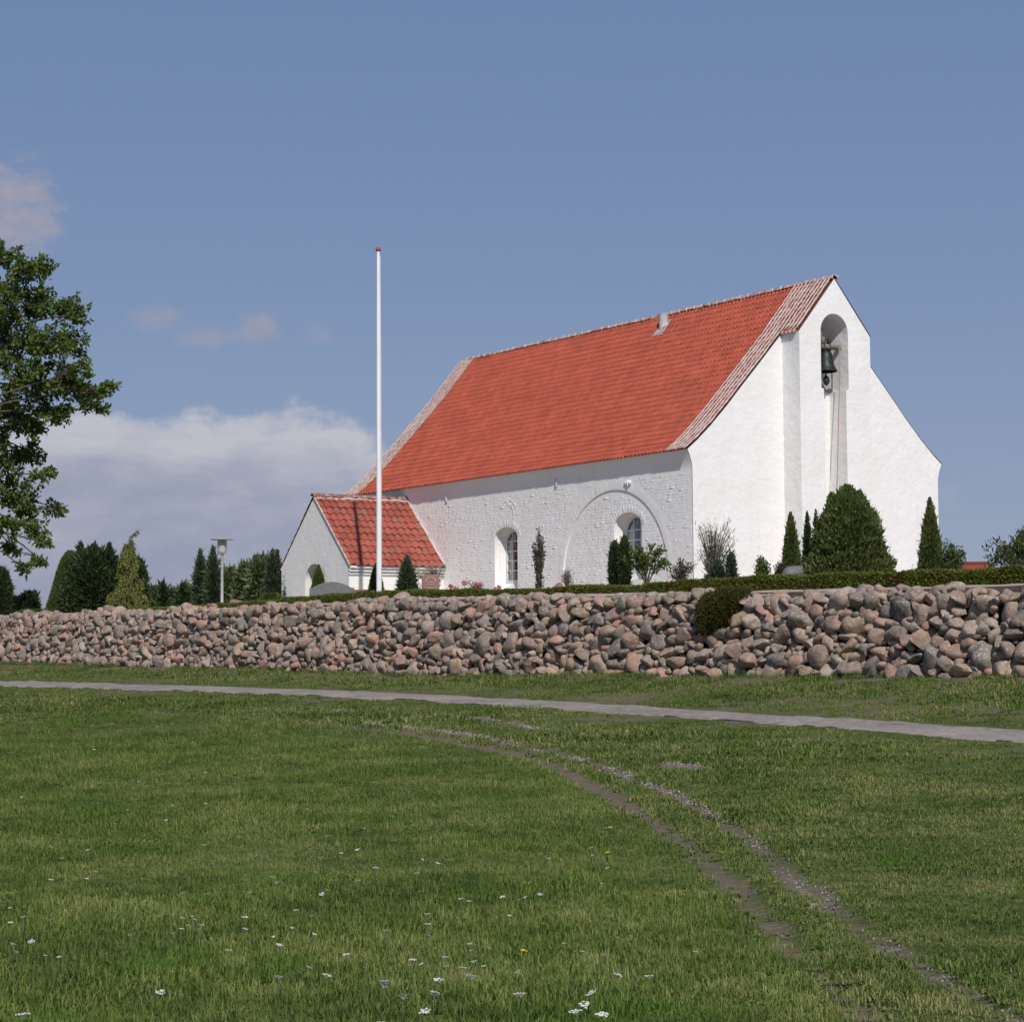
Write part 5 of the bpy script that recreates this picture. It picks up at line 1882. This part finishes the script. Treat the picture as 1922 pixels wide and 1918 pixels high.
# ================================================================== grass
# tuft shapes live outside the scene; the lawns place them with geometry nodes
def grass_mat(name, c1, c2, c3):
    m, N = new_mat(name)
    oi = N.n('ShaderNodeObjectInfo').outputs['Random']
    a = N.n('ShaderNodeAttribute', attribute_name='rnd').outputs['Fac']
    p = pos(N)
    n_ = N.noise(p, 0.55, 4.0)
    n2_ = N.noise(p, 2.5, 3.0)
    f = N.m('ADD', N.m('ADD', N.m('MULTIPLY', oi, 0.24), N.m('MULTIPLY', a, 0.30)), N.m('ADD', N.m('MULTIPLY', N.ss(n_, 0.34, 0.66), 0.26), N.m('MULTIPLY', N.ss(n2_, 0.34, 0.66), 0.20)))
    col = N.ramp(f, ((0.22, c1), (0.52, c2), (0.88, c3)))
    # clover: fresher green islands
    col = N.mix(N.m('MULTIPLY', N.ss(N.noise(p, 0.8, 4.0, 0.6, 0.5), 0.54, 0.66), 0.6), col, (0.105, 0.205, 0.026))
    col = N.mix(N.m('MULTIPLY', N.ss(N.noise(p, 3.4, 4.0, 0.65), 0.56, 0.70), 0.45), col, (0.050, 0.085, 0.018))
    d = N.n('ShaderNodeBsdfPrincipled', {'Base Color': col, 'Roughness': 0.6, 'Specular IOR Level': 0.2})
    t = N.n('ShaderNodeBsdfTranslucent', {'Color': N.mix(1.0, col, (1.2, 1.3, 0.6), 'MULTIPLY')})
    N.n('ShaderNodeOutputMaterial', {0: N.n('ShaderNodeMixShader', {0: 0.3, 1: d, 2: t})})
    return m


MATS['grass_tall'] = grass_mat('meadow_grass', (0.066, 0.116, 0.024), (0.168, 0.225, 0.050), (0.370, 0.360, 0.140))
MATS['grass_short'] = grass_mat('mown_grass', (0.068, 0.114, 0.024), (0.165, 0.208, 0.052), (0.370, 0.335, 0.150))


def tuft(nb, h, w, spread, lean, mat, rng):
    V, F, Rr = [], [], []
    for _ in range(nb):
        a = rng.uniform(0, 6.28)
        r = spread * math.sqrt(rng.random())
        b = np.array([r * math.cos(a), r * math.sin(a), -0.01])
        hh = h * rng.uniform(0.45, 1.1)
        a2 = rng.uniform(0, 6.28)
        ln = lean * hh * rng.uniform(0.2, 1.3)
        d = np.array([math.cos(a2), math.sin(a2), 0])
        sd = np.array([-d[1], d[0], 0]) * w * rng.uniform(.7, 1.3) / 2
        m_ = b + d * ln * 0.35 + [0, 0, hh * 0.6]
        e = b + d * ln + [0, 0, hh * (1 - 0.25 * min(1, ln / hh))]
        k = len(V)
        V += [b - sd, b + sd, m_ + sd * .8, m_ - sd * .8, e]
        F += [(k, k + 1, k + 2, k + 3), (k + 3, k + 2, k + 4)]
        Rr += [rng.random()] * 5
    return mesh_np('grass_tuft', V, F, mat, Rr)


rg = np.random.default_rng(17)


def tuft_coll(name, specs, mat):
    c = bpy.data.collections.new(name)
    for i, s_ in enumerate(specs):
        ob = bpy.data.objects.new(f'{name}_{i}', tuft(*s_, mat, rg))
        c.objects.link(ob)
    return c


C_TALL = tuft_coll('tall_tufts', [(22, 0.070, 0.0045, 0.065, 1.0), (20, 0.058, 0.005, 0.07, 1.2), (24, 0.082, 0.0042, 0.06, 0.9), (16, 0.040, 0.013, 0.07, 1.5), (20, 0.066, 0.0046, 0.07, 1.1), (9, 0.13, 0.0035, 0.06, 0.7), (12, 0.032, 0.022, 0.06, 1.6)], MATS['grass_tall'])
C_SHORT = tuft_coll('short_tufts', [(20, 0.055, 0.008, 0.08, 0.8), (18, 0.045, 0.009, 0.08, 1.0), (22, 0.065, 0.007, 0.075, 0.7), (14, 0.04, 0.013, 0.08, 1.2), (10, 0.026, 0.024, 0.07, 1.7)], MATS['grass_short'])


def gn_scatter(name, label, P, rot, scl, coll):
    me = bpy.data.meshes.new(name)
    me.vertices.add(len(P))
    me.vertices.foreach_set('co', P.astype(np.float32).reshape(-1))
    for nm, val in (('rz', rot), ('scl', scl)):
        a = me.attributes.new(nm, 'FLOAT', 'POINT')
        a.data.foreach_set('value', val.astype(np.float32))
    o = obj(name, me, None, True)
    tag(o, label, 'grass')
    g = bpy.data.node_groups.new(name, 'GeometryNodeTree')
    g.interface.new_socket('Geometry', in_out='INPUT', socket_type='NodeSocketGeometry')
    g.interface.new_socket('Geometry', in_out='OUTPUT', socket_type='NodeSocketGeometry')
    G = NT(g)
    gi, go = G.n('NodeGroupInput'), G.n('NodeGroupOutput')
    ci = G.n('GeometryNodeCollectionInfo', {'Separate Children': True, 'Reset Children': True})
    ci.inputs['Collection'].default_value = coll
    ra = G.n('GeometryNodeInputNamedAttribute', {'Name': 'rz'}, data_type='FLOAT')
    sa = G.n('GeometryNodeInputNamedAttribute', {'Name': 'scl'}, data_type='FLOAT')
    rv = G.n('ShaderNodeCombineXYZ', {2: ra.outputs['Attribute']})
    mp = G.n('GeometryNodeMeshToPoints', {'Mesh': gi.outputs[0]})
    ip = G.n('GeometryNodeInstanceOnPoints', {'Points': mp.outputs[0], 'Instance': ci.outputs[0], 'Pick Instance': True, 'Scale': sa.outputs['Attribute']})
    er = G.n('FunctionNodeEulerToRotation', {0: rv.outputs[0]})
    g.links.new(er.outputs[0], ip.inputs['Rotation'])
    g.links.new(ip.outputs[0], go.inputs[0])
    md = o.modifiers.new('scatter', 'NODES')
    md.node_group = g
    return o


def is_tall(x, y):
    """unmown meadow lies left of the wheel ruts"""
    out = np.zeros(len(x), bool)
    xl = np.interp(y, TRK_L[::-1, 1], TRK_L[::-1, 0])
    out = x < xl - 0.15 + 0.5 * (fbm(x, y, 0.8, 51) - 0.5)
    u, v = xy2uv(x, y)
    return out & (y < TRK_L[:, 1].max())


TP, TR, TS = [], [], []
SP, SR_, SS = [], [], []
bands = [(9.3, 14, 420), (14, 20, 270), (20, 28, 165), (28, 40, 95), (40, 60, 58), (60, 105, 30)]
for (y0, y1, den) in bands:
    wd = 0.236 * y1
    n_ = int(2 * wd * (y1 - y0) * den)
    y = rg.uniform(y0, y1, n_)
    x = rg.uniform(-wd, wd, n_)
    k = np.abs(x) < 0.236 * y + 0.3
    x, y = x[k], y[k]
    u, v = xy2uv(x, y)
    k = u < UW + 0.25
    x, y, u, v = x[k], y[k], u[k], v[k]
    g_, d_ = bare_fields(x, y)
    pd = pdist(x, y, PMID)
    rd = np.minimum(pdist(x, y, TRK_R), pdist(x, y, TRK_L) - 0.02)
    clear = sst(0.10 + 0.0045 * np.clip(y - 10, 0, 30) - rd + 0.22 * (fbm(x, y, 2.4, 141) - 0.5), -0.05, 0.06) * sst(fbm(x, y * 0.5, 1.0, 151), 0.12, 0.30)
    keep = (rg.random(len(x)) > np.maximum(np.maximum(g_, d_), clear) * 1.02) & (pd > PHW * (0.74 + 0.36 * rg.random(len(x)) + 0.35 * (fbm(x, y, 1.3, 33) - 0.5)))
    x, y, u, v, pd = x[keep], y[keep], u[keep], v[keep], pd[keep]
    tall = is_tall(x, y)
    z = ground_z(x, y)
    # growth varies in patches; trodden and dry near path and dyke
    gr = 0.40 + 1.15 * fbm(x, y, 0.45, 61) * (0.6 + 0.8 * fbm(x, y, 2.2, 91))
    dist_s = np.clip(y / 22, 0.9, 2.0)
    near_path = np.clip((pd - PHW) / 2.0, 0.6, 1)
    st = gr * np.clip(y / 26, 0.85, 1.35) * rg.uniform(.7, 1.25, len(x))
    ss = gr * dist_s * rg.uniform(.7, 1.25, len(x)) * near_path
    thin_ = rg.random(len(x)) < np.where(tall, 1.0, 0.45 + 0.55 * fbm(x, y, 0.9, 71) / 0.5)
    pt = np.stack([x, y, z], 1)
    r_ = rg.uniform(0, 6.28, len(x))
    TP.append(pt[tall]); TR.append(r_[tall]); TS.append(st[tall])
    q = ~tall & thin_
    SP.append(pt[q]); SR_.append(r_[q]); SS.append(ss[q])
gn_scatter('meadow_grass', 'tall uncut green meadow grass left of the wheel ruts', np.concatenate(TP), np.concatenate(TR), np.concatenate(TS), C_TALL)
gn_scatter('mown_grass', 'short cut grass around the path and ruts', np.concatenate(SP), np.concatenate(SR_), np.concatenate(SS), C_SHORT)
# grass and weeds growing out of the foot of the dyke
n_ = 2600
v = rg.uniform(-26, 45, n_)
k = fbm(v, v * 0 + 3, 0.5, 81) > 0.42
v = v[k]
u = UW - 0.05 + np.abs(rg.normal(0, 0.22, len(v))) * rg.choice([-1, 1], len(v), p=[.6, .4])
xy = uv2xy(u, v)
gn_scatter('dyke_foot_grass', 'grass tufts growing along the foot of the stone wall', np.stack([xy[:, 0], xy[:, 1], pw(v, *ZB) - 0.02 + np.clip(u - UW, 0, 1) * 0.9], 1), rg.uniform(0, 6.28, len(v)), rg.uniform(1.0, 2.2, len(v)), C_TALL)

# ------------------------------------------------------------------ white stones in the ruts
n_ = 3000
ii = rg.integers(0, len(TRK_R), n_)
jj = rg.integers(0, len(TRK_U), n_)
use_u = rg.random(n_) < 0.22
x = np.where(use_u, TRK_U[jj, 0], TRK_R[ii, 0]) + rg.normal(0, 0.15, n_)
y = np.where(use_u, TRK_U[jj, 1], TRK_R[ii, 1]) + rg.normal(0, 0.24, n_)
g_, d_ = bare_fields(x, y)
k = rg.random(n_) < g_
x, y = x[k], y[k]
IV1, IF1 = ico(1)
s_ = rg.uniform(0.004, 0.013, len(x)) * np.clip(y / 22, 0.8, 1.5)
z = ground_z(x, y)
V = (IV1[None] * s_[:, None, None] * rg.uniform(0.6, 1.2, (len(x), 1, 3)) + np.stack([x, y, z + s_ * 0.3], 1)[:, None]).reshape(-1, 3)
F = (IF1[None] + (np.arange(len(x)) * len(IV1))[:, None, None]).reshape(-1, 3)
MATS['pebble'] = plain('pale_pebble', (0.17, 0.145, 0.125), (0.44, 0.41, 0.37), 30.0, 0.9)
o = obj('gravel', mesh_np('gravel', V, F, MATS['pebble'], None, False), None, True)
tag(o, 'scattered pale gravel stones in the wheel ruts', 'gravel')

# ------------------------------------------------------------------ flowers in the meadow
def umbel(rng):
    mb_h = MB()
    for i in range(26):
        a, r = rng.uniform(0, 6.28), 0.042 * math.sqrt(rng.random())
        cx_, cy_ = r * math.cos(a), r * math.sin(a)
        z_ = -0.08 * r + rng.normal(0, 0.002)
        s_ = rng.uniform(0.006, 0.010)
        mb_h.add([(cx_ + s_ * math.cos(t), cy_ + s_ * math.sin(t), z_ + rng.normal(0, .0015)) for t in np.linspace(0, 6.28, 7)[:-1]] + [(cx_, cy_, z_ + 0.006)],
                 [(j, (j + 1) % 6, 6) for j in range(6)])
    for i in range(7):
        a = i * 0.9
        mb_h.tube([(0, 0, -0.03), (0.025 * math.cos(a), 0.025 * math.sin(a), -0.006)], 0.0015, 4, False)
    return mesh_np('flower_head', mb_h.v, mb_h.f, MATS['petal_white'])


ME_UM = [umbel(rg) for _ in range(4)]
ms = MB().tube([(0, 0, -0.02), (0.006, 0.0, 0.10), (0, 0, 0.205)], [0.0035, 0.003, 0.002], 5)
ME_STEM = mesh_np('stem', ms.v, ms.f, MATS['stem'])
md_ = MB()
for i in range(16):
    a = i * 2.4
    r = 0.018
    md_.add([(0, 0, 0), (r * math.cos(a - .25), r * math.sin(a - .25), 0.004), (r * 1.25 * math.cos(a), r * 1.25 * math.sin(a), 0.002 + 0.004 * (i % 2)), (r * math.cos(a + .25), r * math.sin(a + .25), 0.004)], [(0, 1, 2, 3)])
ME_DAN = mesh_np('flower_head', md_.v, md_.f, MATS['petal_yellow'])
white = [(886, 1830), (797, 1896), (757, 1868), (1080, 1896), (1108, 1862), (1097, 1884), (1130, 1902), (838, 1812), (836, 1795), (908, 1812), (948, 1804), (775, 1800), (790, 1808), (890, 1803), (870, 1815), (918, 1778), (882, 1770),
         (884, 1783), (970, 1823), (1305, 1785), (1218, 1830), (1160, 1828), (1132, 1790), (1112, 1604), (1110, 1590), (1140, 1628), (1130, 1657), (1013, 1677), (985, 1683), (973, 1688), (943, 1682), (956, 1717), (880, 1690),
         (802, 1714), (803, 1733), (710, 1628), (613, 1568), (512, 1645), (520, 1655), (466, 1675), (460, 1650), (342, 1675), (343, 1722), (365, 1724), (352, 1735), (326, 1750), (340, 1742), (378, 1735), (430, 1782), (460, 1720),
         (556, 1707), (585, 1717), (548, 1740), (590, 1752), (513, 1757), (460, 1742), (215, 1710), (238, 1676), (163, 1648), (110, 1795), (85, 1792), (44, 1720), (20, 1730), (58, 1765), (32, 1785), (42, 1902), (720, 1918),
         (386, 1507), (325, 1511), (206, 1396), (177, 1406), (123, 1410), (295, 1401), (435, 1378), (362, 1392), (793, 1612), (640, 1600), (1053, 1612), (1030, 1610), (95, 1650), (300, 1860), (720, 1840), (650, 1790)]
for _ in range(60):
    py = 1345 + 520 * rg.random() ** 1.3
    white.append((rg.uniform(10, min(1180, 500 + (py - 1345) * 1.6)), py))
kf = 0
for (px, py) in white:
    c_ = hit(px, py, 0.13)
    if c_ is None:
        continue
    d_ = ray(px, py)
    g = thing('yarrow_flower', 'white flat-topped yarrow flower standing in the meadow grass', 'flower', (c_[0], c_[1], c_[2]), rg.uniform(0, 6.28), 'white yarrow flowers in the meadow')
    s_ = rg.uniform(0.25, 0.5) + (0.22 if py > 1825 else 0)
    st = obj('stem', ME_STEM, g)
    st.scale = (1, 1, 0.63)
    hd = obj('flower_head', ME_UM[kf % 4], g)
    hd.location = (0, 0, 0.13)
    hd.scale = (s_, s_, s_)
    hd.rotation_euler = (rg.normal(0, .2) + 0.12, rg.normal(0, .2), 0)
    kf += 1
for (px, py) in ((983, 1784), (1145, 1553), (1140, 1600), (1456, 1655), (1768, 1747), (1915, 1497), (268, 1330), (980, 1567), (1050, 1568)):
    c_ = hit(px, py, 0.06)
    g = thing('yellow_flower', 'small yellow flower in the grass', 'flower', (c_[0], c_[1], c_[2]), rg.uniform(0, 6.28), 'yellow flowers in the grass')
    st = obj('stem', ME_STEM, g)
    st.scale = (1, 1, 0.29)
    hd = obj('flower_head', ME_DAN, g)
    hd.location = (0, 0, 0.06)
    hd.rotation_euler = (0.2, 0.1, 0)
